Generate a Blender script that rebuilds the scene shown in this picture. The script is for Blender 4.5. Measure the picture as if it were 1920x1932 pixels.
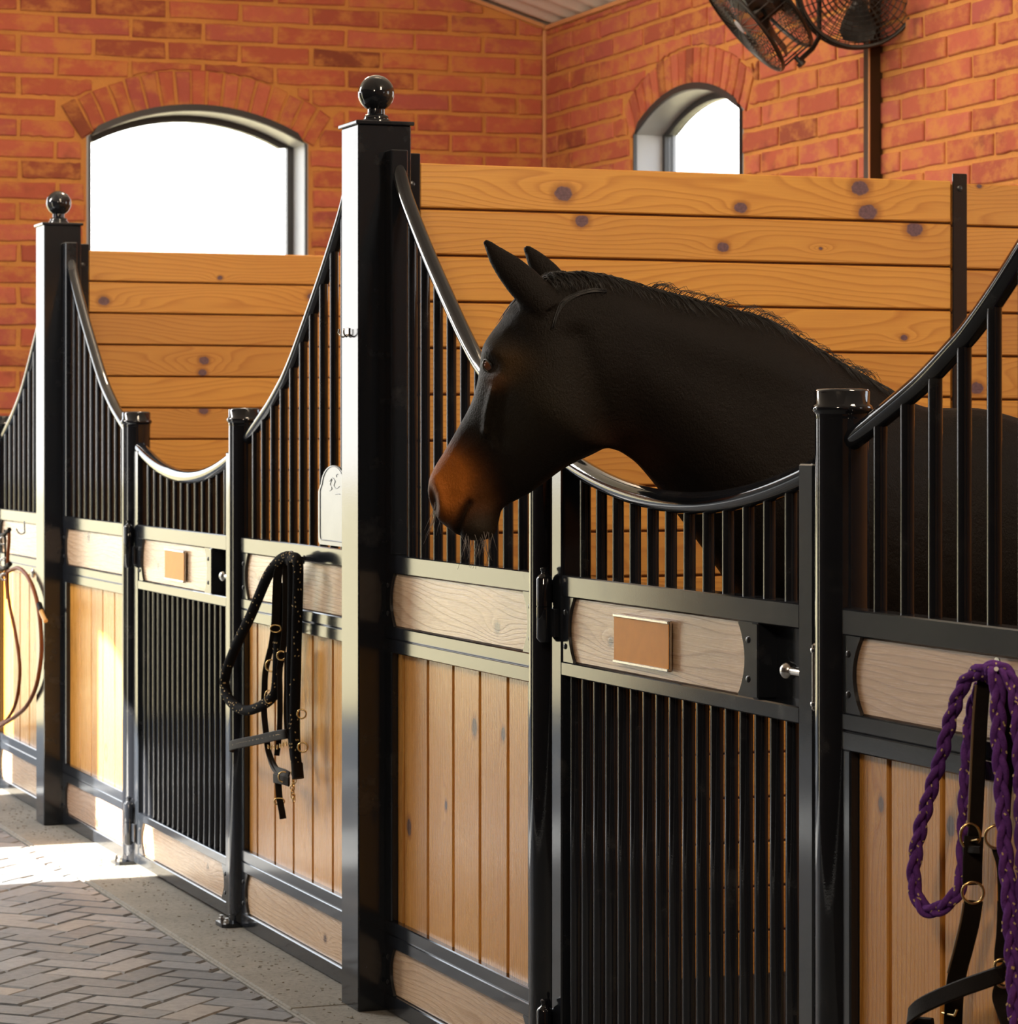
import bpy, bmesh, math, random
from mathutils import Vector, Matrix
R = random.Random(7)
scene = bpy.context.scene
for o in list(bpy.data.objects):
    bpy.data.objects.remove(o)
COL = scene.collection

# ---------------------------------------------------------------- camera
F, CX, CY = 5643.0, 960.0, 822.0          # focal length and principal point, in pixels of a 1920 x 1932 frame
SN, CS = 0.35125, 0.93628                 # yaw of the view
HC = 1.421                                # lens height
cam_d = bpy.data.cameras.new('camera')
cam = bpy.data.objects.new('camera', cam_d)
COL.objects.link(cam)
cam.location = (0, 0, HC)
cam.rotation_euler = (math.pi / 2, 0, -math.asin(SN))
cam_d.sensor_fit = 'VERTICAL'
cam_d.sensor_height = 36.0
cam_d.lens = F / 1932.0 * 36.0
cam_d.shift_y = -(966.0 - CY) / 1932.0
cam_d.clip_start = 0.1
cam_d.clip_end = 300
cam_d.dof.use_dof = True
cam_d.dof.focus_distance = 5.9
cam_d.dof.aperture_fstop = 14
scene.camera = cam

# ---------------------------------------------------------------- world, sun, lamps, exposure
world = bpy.data.worlds.new('sky')
scene.world = world
world.use_nodes = True
wn = world.node_tree
wn.nodes.clear()
wo = wn.nodes.new('ShaderNodeOutputWorld')
wb = wn.nodes.new('ShaderNodeBackground')
wtc = wn.nodes.new('ShaderNodeTexCoord')
wsep = wn.nodes.new('ShaderNodeSeparateXYZ')
wr = wn.nodes.new('ShaderNodeValToRGB')
wr.color_ramp.elements[0].position = 0.0
wr.color_ramp.elements[0].color = (1.0, 0.97, 0.92, 1)
wr.color_ramp.elements[1].position = 0.7
wr.color_ramp.elements[1].color = (0.55, 0.75, 1.0, 1)
wn.links.new(wtc.outputs['Generated'], wsep.inputs[0])
wn.links.new(wsep.outputs['Z'], wr.inputs[0])
wn.links.new(wr.outputs[0], wb.inputs['Color'])
wb.inputs['Strength'].default_value = 5.0
wn.links.new(wb.outputs[0], wo.inputs[0])

SUN_E = 0.55
sun_d = bpy.data.lights.new('sun', 'SUN')
sun_d.energy = 60.0
sun_d.angle = 0.009
sun_d.color = (1.0, 0.93, 0.8)
sun = bpy.data.objects.new('sun', sun_d)
COL.objects.link(sun)
sun.location = (-30, 10, 20)
sun.rotation_euler = Vector((1, 0.0, -SUN_E)).to_track_quat('-Z', 'Y').to_euler()

def lamp(name, loc, power, size, color=(1.0, 0.80, 0.58), aim=None):  # unseen ceiling-height lights, placed and aimed to brighten walls, boards and fronts
    d = bpy.data.lights.new(name, 'AREA')
    d.shape = 'RECTANGLE'
    d.size, d.size_y = size
    d.energy = power
    d.color = color
    o = bpy.data.objects.new(name, d)
    COL.objects.link(o)
    o.location = loc
    if aim:
        o.rotation_euler = (Vector(aim) - Vector(loc)).to_track_quat('-Z', 'Y').to_euler()
    return o
lamp('ceiling_fill_lamp', (2.6, 7.6, 4.2), 62, (0.5, 1.2), aim=(4.2, 14.0, 2.6))
lamp('ceiling_fill_lamp', (3.2, 3.8, 3.9), 95, (0.5, 1.2), aim=(3.4, 7.4, 1.4))
pd = bpy.data.lights.new('added_point_light', 'POINT')  # added light, unseen, brightens the end wall bricks and the roof sheet
pd.energy = 85; pd.color = (1.0, 0.80, 0.60); pd.shadow_soft_size = 0.15
pl_ = bpy.data.objects.new('added_point_light', pd); COL.objects.link(pl_); pl_.location = (3.1, 11.4, 3.75)
lamp('ceiling_fill_lamp', (-1.0, 1.2, 3.9), 150, (0.5, 1.2), aim=(2.3, 4.9, 0.7))  # added near the camera to warm and brighten the right-hand panel
lamp('ceiling_fill_lamp', (-0.7, 11.2, 3.6), 215, (0.8, 1.6), color=(1.0, 0.95, 0.89), aim=(2.3, 7.0, 0.7))  # added for more light from the left along the stall fronts

scene.view_settings.view_transform = 'Standard'
scene.view_settings.look = 'None'
scene.view_settings.gamma = 1.0
scene.view_settings.exposure = 0.0
scene.view_settings.use_curve_mapping = False
scene.render.film_transparent = False
scene.cycles.max_bounces = 8
scene.cycles.sample_clamp_indirect = 8.0

# ---------------------------------------------------------------- pixel -> place helpers (used to read sizes off the photograph)
FW = Vector((SN, CS, 0)); RT = Vector((CS, -SN, 0)); OC = Vector((0, 0, HC))
def ray(x, y):
    return FW + RT * ((x - CX) / F) + Vector((0, 0, (CY - y) / F))
def onX(x, y, X):
    d = ray(x, y); return OC + d * (X / d.x)
def onY(x, y, Y):
    d = ray(x, y); return OC + d * (Y / d.y)
def onZ(x, y, Z=0.0):
    d = ray(x, y); return OC + d * ((Z - HC) / d.z)

# ---------------------------------------------------------------- object helpers
W = {}
def link(name, data, mat4=None, parent=None):
    o = bpy.data.objects.new(name, data)
    COL.objects.link(o)
    m = mat4 if mat4 is not None else Matrix.Identity(4)
    W[o.name] = m
    if parent is not None:
        o.parent = parent
        o.matrix_parent_inverse = W[parent.name].inverted()
    o.matrix_basis = m
    return o
def T(x, y, z):
    return Matrix.Translation((x, y, z))
def tag(o, label=None, cat=None, group=None, kind=None):
    if label: o['label'] = label
    if cat: o['category'] = cat
    if group: o['group'] = group
    if kind: o['kind'] = kind
    return o
def thing(name, loc, label, cat, group=None):
    o = link(name, None, T(*loc))
    o.empty_display_size = 0.1
    return tag(o, label, cat, group)

class MB:
    """collects shapes that become ONE mesh"""
    def __init__(s):
        s.v = []; s.f = []
    def add(s, vs, fs):
        n = len(s.v)
        s.v += [tuple(v) for v in vs]
        s.f += [tuple(i + n for i in f) for f in fs]
        return s
    def box(s, lo, hi, ch=0.0, m=None):
        lo = Vector(lo); hi = Vector(hi)
        if ch <= 0:
            vs = [(x, y, z) for x in (lo.x, hi.x) for y in (lo.y, hi.y) for z in (lo.z, hi.z)]
            fs = [(0, 1, 3, 2), (4, 6, 7, 5), (0, 4, 5, 1), (2, 3, 7, 6), (0, 2, 6, 4), (1, 5, 7, 3)]
        else:
            bm = bmesh.new()
            bmesh.ops.create_cube(bm, size=1)
            for v in bm.verts:
                v.co = Vector([(lo[i] + hi[i]) / 2 + v.co[i] * (hi[i] - lo[i]) for i in range(3)])
            ch = min(ch, min(hi[i] - lo[i] for i in range(3)) * 0.4)
            bmesh.ops.bevel(bm, geom=list(bm.edges), offset=ch, segments=1, affect='EDGES')
            bm.verts.index_update()
            vs = [v.co.copy() for v in bm.verts]
            fs = [[v.index for v in f.verts] for f in bm.faces]
            bm.free()
        if m is not None:
            vs = [m @ Vector(v) for v in vs]
        return s.add(vs, fs)
    def prism(s, poly, fn, d0, d1):
        """poly: list of (a, b); fn(a, b, d) -> point; faces closed, n-gon caps"""
        n = len(poly)
        vs = [fn(a, b, d0) for a, b in poly] + [fn(a, b, d1) for a, b in poly]
        fs = [tuple(range(n)), tuple(reversed(range(n, 2 * n)))]
        fs += [(i, i + n, (i + 1) % n + n, (i + 1) % n) for i in range(n)]
        return s.add(vs, fs)
    def tube(s, pts, r, seg=10, caps=True, closed=False, rfn=None):
        pts = [Vector(p) for p in pts]
        n = len(pts)
        t0 = (pts[1] - pts[0]).normalized()
        ref = Vector((0, 0, 1)) if abs(t0.z) < 0.9 else Vector((0, 1, 0))
        u = (ref - t0 * ref.dot(t0)).normalized()
        vs = []
        for i, p in enumerate(pts):
            if closed:
                t = (pts[(i + 1) % n] - pts[i - 1]).normalized()
            else:
                t = (pts[min(i + 1, n - 1)] - pts[max(i - 1, 0)]).normalized()
            u = u - t * u.dot(t)
            u = u.normalized() if u.length > 1e-6 else t.orthogonal().normalized()
            w = t.cross(u)
            rr = rfn(i / (n - 1)) if rfn else r
            for k in range(seg):
                a = 2 * math.pi * k / seg
                vs.append(p + (u * math.cos(a) + w * math.sin(a)) * rr)
        fs = []
        for i in range(n if closed else n - 1):
            j = (i + 1) % n
            for k in range(seg):
                l = (k + 1) % seg
                fs.append((i * seg + k, i * seg + l, j * seg + l, j * seg + k))
        if caps and not closed:
            fs.append(tuple(reversed(range(seg))))
            fs.append(tuple((n - 1) * seg + k for k in range(seg)))
        return s.add(vs, fs)
    def lathe(s, prof, c, seg=32, axis=None):
        """prof: list of (radius, height) along +Z (or matrix axis)"""
        vs = []
        for r, h in prof:
            for k in range(seg):
                a = 2 * math.pi * k / seg
                p = Vector((r * math.cos(a), r * math.sin(a), h))
                if axis is not None: p = axis @ p
                vs.append(Vector(c) + p)
        fs = []
        n = len(prof)
        for i in range(n - 1):
            for k in range(seg):
                l = (k + 1) % seg
                fs.append((i * seg + k, i * seg + l, (i + 1) * seg + l, (i + 1) * seg + k))
        fs.append(tuple(reversed(range(seg))))
        fs.append(tuple((n - 1) * seg + k for k in range(seg)))
        return s.add(vs, fs)
    def strap(s, pts, sides, w, th):
        """a flat strap: pts centre line, sides the width direction at each point (or one vector)"""
        pts = [Vector(p) for p in pts]
        n = len(pts)
        vs = []
        for i, p in enumerate(pts):
            t = (pts[min(i + 1, n - 1)] - pts[max(i - 1, 0)]).normalized()
            sd = Vector(sides[i] if isinstance(sides, list) else sides)
            sd = (sd - t * sd.dot(t)).normalized()
            nn = t.cross(sd)
            e = 0.3 * th
            for a, b in ((-w / 2, -th / 2 + e), (-w / 2 + e, -th / 2), (w / 2 - e, -th / 2), (w / 2, -th / 2 + e),
                         (w / 2, th / 2 - e), (w / 2 - e, th / 2), (-w / 2 + e, th / 2), (-w / 2, th / 2 - e)):
                vs.append(p + sd * a + nn * b)
        fs = []
        for i in range(n - 1):
            for k in range(8):
                l = (k + 1) % 8
                fs.append((i * 8 + k, i * 8 + l, (i + 1) * 8 + l, (i + 1) * 8 + k))
        fs.append(tuple(reversed(range(8))))
        fs.append(tuple((n - 1) * 8 + k for k in range(8)))
        return s.add(vs, fs)
    def mesh(s, name, mat, smooth=False, angle=None):
        me = bpy.data.meshes.new(name)
        me.from_pydata(s.v, [], s.f)
        me.validate()
        bm = bmesh.new(); bm.from_mesh(me)
        bmesh.ops.recalc_face_normals(bm, faces=bm.faces)
        if smooth:
            for f in bm.faces: f.smooth = True
            lim = math.radians(angle or 40)
            for e in bm.edges:
                if len(e.link_faces) == 2 and e.calc_face_angle(0) > lim: e.smooth = False
        bm.to_mesh(me); bm.free()
        if mat: me.materials.append(mat)
        return me
    def build(s, name, mat, parent=None, smooth=False, angle=None, origin=None):
        if origin is None:
            o = Vector((0, 0, 0))
            if s.v:
                o = Vector([(min(v[i] for v in s.v) + max(v[i] for v in s.v)) / 2 for i in range(3)])
        else:
            o = Vector(origin)
        s.v = [tuple(Vector(v) - o) for v in s.v]
        return link(name, s.mesh(name, mat, smooth, angle), T(*o), parent)

def spline(ctrl, n=8):
    """Catmull-Rom through control points"""
    c = [Vector(p) for p in ctrl]
    c = [c[0] * 2 - c[1]] + c + [c[-1] * 2 - c[-2]]
    out = []
    for i in range(1, len(c) - 2):
        p0, p1, p2, p3 = c[i - 1:i + 3]
        for k in range(n):
            t = k / n
            out.append(0.5 * ((2 * p1) + (p2 - p0) * t + (2 * p0 - 5 * p1 + 4 * p2 - p3) * t * t + (3 * p1 - p0 - 3 * p2 + p3) * t ** 3))
    out.append(c[-2])
    return out

# ---------------------------------------------------------------- materials
def newmat(name):
    m = bpy.data.materials.new(name)
    m.use_nodes = True
    nt = m.node_tree
    b = nt.nodes['Principled BSDF']
    return m, nt, b
class NT:
    def __init__(s, nt): s.nt = nt
    def n(s, t, ins=None, **kw):
        nd = s.nt.nodes.new(t)
        for k, v in kw.items(): setattr(nd, k, v)
        for k, v in (ins or {}).items(): s.set(nd.inputs[k], v)
        return nd
    def set(s, sock, v):
        if isinstance(v, bpy.types.NodeSocket): s.nt.links.new(v, sock)
        elif isinstance(v, bpy.types.Node): s.nt.links.new(v.outputs[0], sock)
        else:
            sock.default_value = v
    def m(s, op, a, b=0.0, c=None):
        nd = s.nt.nodes.new('ShaderNodeMath'); nd.operation = op
        s.set(nd.inputs[0], a); s.set(nd.inputs[1], b)
        if c is not None: s.set(nd.inputs[2], c)
        return nd.outputs[0]
    def v(s, op, a, b=(0, 0, 0), out=0):
        nd = s.nt.nodes.new('ShaderNodeVectorMath'); nd.operation = op
        s.set(nd.inputs[0], a)
        if op == 'SCALE': s.set(nd.inputs['Scale'], b)
        else: s.set(nd.inputs[1], b)
        return nd.outputs[1] if op in ('LENGTH', 'DISTANCE', 'DOT_PRODUCT') else nd.outputs[0]
    def mix(s, f, a, b, blend='MIX'):
        nd = s.nt.nodes.new('ShaderNodeMix'); nd.data_type = 'RGBA'; nd.blend_type = blend
        s.set(nd.inputs[0], f); s.set(nd.inputs[6], a); s.set(nd.inputs[7], b)
        return nd.outputs[2]
    def noise(s, vec, scale, detail=3.0, rough=0.55, dist=0.0):
        nd = s.n('ShaderNodeTexNoise', {'Vector': vec, 'Scale': scale, 'Detail': detail, 'Roughness': rough, 'Distortion': dist})
        return nd.outputs[0]
    def ramp(s, f, stops):
        nd = s.nt.nodes.new('ShaderNodeValToRGB')
        el = nd.color_ramp.elements
        while len(el) < len(stops): el.new(0.5)
        for e, (p, c) in zip(el, stops):
            e.position = p
            e.color = (c, c, c, 1) if not isinstance(c, tuple) else (c + (1,) if len(c) == 3 else c)
        s.set(nd.inputs[0], f)
        return nd.outputs[0]
    def step(s, x, a, b):
        nd = s.nt.nodes.new('ShaderNodeMapRange'); nd.interpolation_type = 'SMOOTHSTEP'
        s.set(nd.inputs[0], x); nd.inputs[1].default_value = a; nd.inputs[2].default_value = b
        return nd.outputs[0]
    def bump(s, h, strength=0.2, dist=0.01, normal=None):
        nd = s.n('ShaderNodeBump', {'Height': h, 'Strength': strength, 'Distance': dist})
        if normal is not None: s.set(nd.inputs['Normal'], normal)
        return nd.outputs[0]
def c4(c): return (c[0], c[1], c[2], 1)

def plain(name, color, rough=0.5, metal=0.0, spec=0.5, noise=0.0, nscale=20.0, bump=0.0, bscale=120.0):
    m, nt, b = newmat(name); g = NT(nt)
    b.inputs['Roughness'].default_value = rough
    b.inputs['Metallic'].default_value = metal
    b.inputs['Specular IOR Level'].default_value = spec
    b.inputs['Base Color'].default_value = c4(color)
    tc = g.n('ShaderNodeTexCoord').outputs['Object']
    if noise:
        nz = g.noise(tc, nscale, 4)
        b.inputs['Base Color'].default_value = c4(color)
        col = g.mix(nz, c4([x * (1 - noise) for x in color]), c4([min(1, x * (1 + noise)) for x in color]))
        g.set(b.inputs['Base Color'], col)
    if bump:
        g.set(b.inputs['Normal'], g.bump(g.noise(tc, bscale, 3), bump, 0.003))
    return m

def metal_paint(name, color, rough):
    """black powder-coated steel: fine orange peel, rubbed and dusty patches"""
    m, nt, b = newmat(name); g = NT(nt)
    ge = g.n('ShaderNodeNewGeometry').outputs['Position']
    dust = g.step(g.noise(ge, 9.0, 5, 0.65), 0.56, 0.78)
    fine = g.noise(ge, 45.0, 4, 0.7)
    g.set(b.inputs['Base Color'], g.mix(g.m('MULTIPLY', dust, 0.25), c4(color), (0.10, 0.095, 0.09, 1)))
    g.set(b.inputs['Roughness'], g.m('ADD', rough, g.m('MULTIPLY', g.m('ADD', dust, fine), 0.05 if rough > 0.06 else 0.02)))
    b.inputs['Specular IOR Level'].default_value = 0.55
    g.set(b.inputs['Normal'], g.bump(g.noise(ge, 300.0, 2), 0.03, 0.001))
    return m

def pine(name, light, dark, knotc, rough=0.42, ringf=70.0, wob=5.0, sheen=0.5, fibre=0.5):
    """knotty pine; the grain runs along each board's own X axis, knots at the places each board carries"""
    m, nt, b = newmat(name); g = NT(nt)
    P = g.n('ShaderNodeTexCoord').outputs['Object']
    rnd = g.n('ShaderNodeObjectInfo').outputs['Random']
    off = g.n('ShaderNodeCombineXYZ', {0: g.m('MULTIPLY', rnd, 37.0), 1: g.m('MULTIPLY', rnd, 91.0), 2: g.m('MULTIPLY', rnd, 17.0)}).outputs[0]
    Q = g.v('ADD', P, off)
    sep = g.n('ShaderNodeSeparateXYZ', {0: P})
    px, py = sep.outputs[0], sep.outputs[1]
    bend = None; kmask = None; halo = None
    for i in (1, 2, 3, 4):
        at = g.n('ShaderNodeAttribute', attribute_type='OBJECT', attribute_name='knot%d' % i)
        ks = g.n('ShaderNodeSeparateXYZ', {0: at.outputs['Vector']})
        dx = g.m('MULTIPLY', g.m('SUBTRACT', px, ks.outputs[0]), 0.75)
        dy = g.m('SUBTRACT', py, ks.outputs[1])
        rr = g.m('MAXIMUM', ks.outputs[2], 0.0005)
        d = g.m('DIVIDE', g.m('SQRT', g.m('ADD', g.m('MULTIPLY', dx, dx), g.m('MULTIPLY', dy, dy))), rr)
        d = g.m('ADD', d, g.m('MULTIPLY', g.m('SUBTRACT', g.noise(Q, 60.0, 2), 0.5), 0.5))
        dl = g.m('DIVIDE', g.m('SQRT', g.m('ADD', g.m('MULTIPLY', g.m('MULTIPLY', dx, dx), 0.18), g.m('MULTIPLY', dy, dy))), rr)
        w = g.m('DIVIDE', 1.0, g.m('ADD', 1.0, g.m('MULTIPLY', g.m('MULTIPLY', dl, dl), 0.22)))
        has = g.m('GREATER_THAN', ks.outputs[2], 0.001)
        w = g.m('MULTIPLY', w, has)
        k = g.m('MULTIPLY', g.m('SUBTRACT', 1.0, g.step(d, 0.82, 1.08)), has)
        h = g.m('MULTIPLY', g.m('SUBTRACT', 1.0, g.step(d, 1.0, 1.9)), has)
        bend = w if bend is None else g.m('ADD', bend, w)
        kmask = k if kmask is None else g.m('MAXIMUM', kmask, k)
        halo = h if halo is None else g.m('MAXIMUM', halo, h)
    broad = g.noise(g.v('MULTIPLY', Q, (0.9, 5.0, 5.0)), 1.0, 2, 0.5)
    mid = g.noise(g.v('MULTIPLY', Q, (3.0, 16.0, 16.0)), 1.0, 2, 0.5)
    u = g.m('ADD', g.m('MULTIPLY', py, ringf), g.m('MULTIPLY', broad, wob * 2.2))
    u = g.m('ADD', u, g.m('MULTIPLY', mid, 0.5))
    u = g.m('ADD', u, g.m('MULTIPLY', bend, 3.2))
    fr = g.m('FRACT', u)
    ring = g.ramp(fr, [(0.0, 0.0), (0.55, 0.25), (0.86, 1.0), (1.0, 0.05)])
    fib = g.noise(g.v('MULTIPLY', Q, (7.0, 420.0, 420.0)), 1.0, 3, 0.6)
    patch = g.noise(g.v('MULTIPLY', Q, (1.7, 7.0, 7.0)), 1.0, 3, 0.6)
    amt = g.m('ADD', g.m('MULTIPLY', ring, 0.55), g.m('MULTIPLY', g.m('SUBTRACT', fib, 0.35), fibre))
    amt = g.m('ADD', amt, g.m('MULTIPLY', g.m('SUBTRACT', patch, 0.5), 0.55))
    amt = g.n('ShaderNodeClamp', {0: amt}).outputs[0]
    col = g.mix(amt, c4(light), c4(dark))
    tint = g.m('MULTIPLY_ADD', rnd, 0.30, 0.85)
    col = g.mix(1.0, col, g.n('ShaderNodeCombineColor', {0: tint, 1: g.m('MULTIPLY_ADD', rnd, 0.36, 0.80), 2: tint}).outputs[0], 'MULTIPLY')
    col = g.mix(g.m('MULTIPLY', halo, 0.6), col, c4([dark[0] * 0.6, dark[1] * 0.5, dark[2] * 0.5]))
    kn = g.mix(g.noise(Q, 130.0, 2), c4([x * 0.45 for x in knotc]), c4([x * 1.5 for x in knotc]))
    col = g.mix(kmask, col, kn)
    g.set(b.inputs['Base Color'], col)
    g.set(b.inputs['Roughness'], g.m('MULTIPLY_ADD', fib, 0.18, rough - 0.08))
    b.inputs['Specular IOR Level'].default_value = sheen
    h = g.m('ADD', g.m('MULTIPLY', ring, -0.5), g.m('MULTIPLY', fib, 0.6))
    g.set(b.inputs['Normal'], g.bump(h, 0.18, 0.002))
    return m

def brick_mat(name):
    m, nt, b = newmat(name); g = NT(nt)
    P = g.n('ShaderNodeTexCoord').outputs['Object']
    ge = g.n('ShaderNodeNewGeometry').outputs['Position']
    rnd = g.n('ShaderNodeObjectInfo').outputs['Random']
    base = g.ramp(rnd, [(0.0, (0.20, 0.055, 0.030)), (0.10, (0.36, 0.088, 0.055)), (0.45, (0.47, 0.115, 0.066)), (0.75, (0.52, 0.142, 0.088)), (1.0, (0.38, 0.090, 0.075))])
    n1 = g.noise(g.v('MULTIPLY', ge, (1, 1, 1.6)), 7.0, 5, 0.65)
    n2 = g.noise(ge, 34.0, 4, 0.7)
    burn = g.m('MULTIPLY', g.step(g.noise(ge, 3.3, 3, 0.6), 0.60, 0.76), 0.55)
    col = g.mix(g.m('MULTIPLY', g.m('SUBTRACT', n2, 0.3), 0.6), base, c4((0.33, 0.09, 0.04)))
    col = g.mix(burn, col, c4((0.075, 0.026, 0.022)))
    smear = g.m('MULTIPLY', g.step(n1, 0.44, 0.66), 0.72)
    col = g.mix(smear, col, c4((0.56, 0.235, 0.065)))
    g.set(b.inputs['Base Color'], col)
    b.inputs['Roughness'].default_value = 0.85
    b.inputs['Specular IOR Level'].default_value = 0.25
    g.set(b.inputs['Normal'], g.bump(g.m('ADD', n2, g.noise(ge, 110.0, 2)), 0.35, 0.006))
    return m
def mortar_mat(name, c):
    m, nt, b = newmat(name); g = NT(nt)
    ge = g.n('ShaderNodeNewGeometry').outputs['Position']
    n1 = g.noise(ge, 5.0, 4, 0.6); n2 = g.noise(ge, 60.0, 4, 0.7)
    col = g.mix(n1, c4([x * 0.72 for x in c]), c4([x * 1.25 for x in c]))
    col = g.mix(g.m('MULTIPLY', g.step(n2, 0.52, 0.75), 0.4), col, c4([x * 0.5 for x in c]))
    g.set(b.inputs['Base Color'], col)
    b.inputs['Roughness'].default_value = 0.9
    b.inputs['Specular IOR Level'].default_value = 0.2
    g.set(b.inputs['Normal'], g.bump(n2, 0.5, 0.006))
    return m
def paver_mat(name):
    m, nt, b = newmat(name); g = NT(nt)
    ge = g.n('ShaderNodeNewGeometry').outputs['Position']
    rnd = g.n('ShaderNodeObjectInfo').outputs['Random']
    base = g.ramp(rnd, [(0.0, (0.135, 0.152, 0.175)), (0.5, (0.200, 0.222, 0.250)), (0.85, (0.27, 0.29, 0.32)), (1.0, (0.35, 0.315, 0.28))])
    n2 = g.noise(ge, 38.0, 5, 0.7); n1 = g.noise(ge, 6.0, 3)
    col = g.mix(g.m('MULTIPLY', n2, 0.7), base, c4((0.09, 0.09, 0.092)))
    col = g.mix(g.m('MULTIPLY', g.step(n1, 0.5, 0.8), 0.35), col, c4((0.24, 0.225, 0.20)))
    g.set(b.inputs['Base Color'], col)
    g.set(b.inputs['Roughness'], g.m('MULTIPLY_ADD', n2, 0.3, 0.42))
    b.inputs['Specular IOR Level'].default_value = 0.4
    g.set(b.inputs['Normal'], g.bump(g.m('ADD', n2, g.noise(ge, 160.0, 2)), 0.35, 0.004))
    return m
def concrete_mat(name, c, rough=0.8):
    m, nt, b = newmat(name); g = NT(nt)
    ge = g.n('ShaderNodeNewGeometry').outputs['Position']
    n1 = g.noise(ge, 4.0, 4, 0.6); n2 = g.noise(ge, 70.0, 4, 0.75)
    col = g.mix(n1, c4([x * 0.65 for x in c]), c4([x * 1.35 for x in c]))
    col = g.mix(g.m('MULTIPLY', g.step(n2, 0.48, 0.66), 0.6), col, c4([x * 0.40 for x in c]))
    col = g.mix(g.m('MULTIPLY', g.step(g.noise(ge, 17.0, 4, 0.7), 0.55, 0.72), 0.5), col, c4([x * 0.55 for x in c]))
    g.set(b.inputs['Base Color'], col)
    b.inputs['Roughness'].default_value = rough
    b.inputs['Specular IOR Level'].default_value = 0.3
    g.set(b.inputs['Normal'], g.bump(n2, 0.4, 0.005))
    return m
def pane_mat(name):
    m, nt, b = newmat(name); g = NT(nt)
    nt.nodes.remove(b)
    out = [n for n in nt.nodes if n.type == 'OUTPUT_MATERIAL'][0]
    tr = g.n('ShaderNodeBsdfTransparent'); gl = g.n('ShaderNodeBsdfGlossy', {'Roughness': 0.02})
    lw = g.n('ShaderNodeLayerWeight', {'Blend': 0.5})
    mx = g.n('ShaderNodeMixShader', {0: g.m('MULTIPLY_ADD', g.m('POWER', lw.outputs[1], 5.0), 0.8, 0.04), 1: tr.outputs[0], 2: gl.outputs[0]})
    g.set(out.inputs[0], mx.outputs[0])
    return m

M = {}
M['black'] = metal_paint('black_powder_coat', (0.011, 0.013, 0.017), 0.10)
M['bar'] = metal_paint('black_gloss_bar', (0.008, 0.009, 0.012), 0.03)
M['board'] = pine('varnished_pine_board', (0.62, 0.300, 0.055), (0.40, 0.145, 0.022), (0.135, 0.070, 0.085), rough=0.45, ringf=52, wob=7.5)
M['plank'] = pine('pine_plank', (0.66, 0.33, 0.065), (0.41, 0.145, 0.018), (0.12, 0.065, 0.05), rough=0.27, ringf=80, wob=4.0, sheen=0.6, fibre=1.0)
M['inset'] = pine('weathered_pine_inset', (0.60, 0.42, 0.27), (0.33, 0.19, 0.105), (0.13, 0.08, 0.06), rough=0.25, ringf=70, wob=6, sheen=0.75)
M['groove'] = plain('pine_groove', (0.16, 0.055, 0.012), 0.8)
M['brick'] = brick_mat('fired_brick')
M['mortar'] = mortar_mat('sandy_mortar', (0.56, 0.245, 0.070))
M['paver'] = paver_mat('clay_paver')
M['concrete'] = concrete_mat('dusty_concrete', (0.225, 0.215, 0.190))
M['joint'] = concrete_mat('joint_sand', (0.035, 0.030, 0.026), 0.95)
M['sand'] = concrete_mat('pale_yard_gravel', (0.285, 0.247, 0.145), 0.9)
M['steel'] = plain('bright_steel', (0.62, 0.60, 0.57), 0.22, 1.0)
M['galv'] = plain('galvanised_sheet', (0.15, 0.157, 0.17), 0.30, 1.0, noise=0.15, nscale=9, bump=0.05)
M['darkbolt'] = plain('black_bolt', (0.02, 0.02, 0.022), 0.3)
M['brass'] = plain('brass', (0.68, 0.47, 0.20), 0.25, 1.0)
M['card'] = plain('amber_card', (0.66, 0.25, 0.015), 0.40, 0.0, spec=0.13, noise=0.12, nscale=30)
M['lining'] = plain('grey_window_lining', (0.36, 0.37, 0.40), 0.35)
M['frame'] = plain('dark_window_frame', (0.025, 0.026, 0.03), 0.4)
M['pane'] = pane_mat('window_glass')
M['darkwall'] = plain('dark_stained_boards', (0.035, 0.027, 0.027), 0.6)
M['trim'] = plain('cream_trim', (0.62, 0.29, 0.12), 0.6)
M['roof'] = plain('white_roof_sheet', (0.82, 0.78, 0.72), 0.5, noise=0.05)
M['fan'] = plain('fan_black', (0.012, 0.010, 0.009), 0.35)
M['pole'] = plain('brown_column_paint', (0.045, 0.022, 0.010), 0.4, spec=0.15)
# ================================================================ THE SETTING
YE, XB, XL = 14.62, 5.69, -1.80          # far end wall, outer wall behind the stalls, wall across the aisle
RIDGE = 1.7
def roof_z(x):
    return 3.575 + (XB - max(x, RIDGE)) * 0.30 - max(0.0, RIDGE - x) * 0.30

def arch_spec(c, hw, spring, rise):
    r = (hw * hw + rise * rise) / (2 * rise)
    return dict(c=c, hw=hw, spring=spring, rise=rise, r=r, cz=spring + rise - r, th=math.asin(hw / r))
A1 = arch_spec(3.82, 0.572, 2.905, 0.16)
A2 = arch_spec(12.80, 0.624, 2.885, 0.16)
A3, A4, A5 = (arch_spec(12.80 - 3.765 * k, 0.624, 2.885, 0.16) for k in (1, 2, 3))   # the windows of the nearer stalls, right of the picture
RING = 0.185
def arch_z(A, a):
    return A['cz'] + math.sqrt(max(0.0, A['r'] ** 2 - (a - A['c']) ** 2))
def arch_pts(A, n=16, off=0.0, z0=None):
    r = A['r'] + off
    th = math.asin(min(1, (A['hw'] + off) / r)) if off else A['th']
    return [(A['c'] + r * math.sin(-th + 2 * th * i / n), A['cz'] + r * math.cos(-th + 2 * th * i / n)) for i in range(n + 1)]

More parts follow.
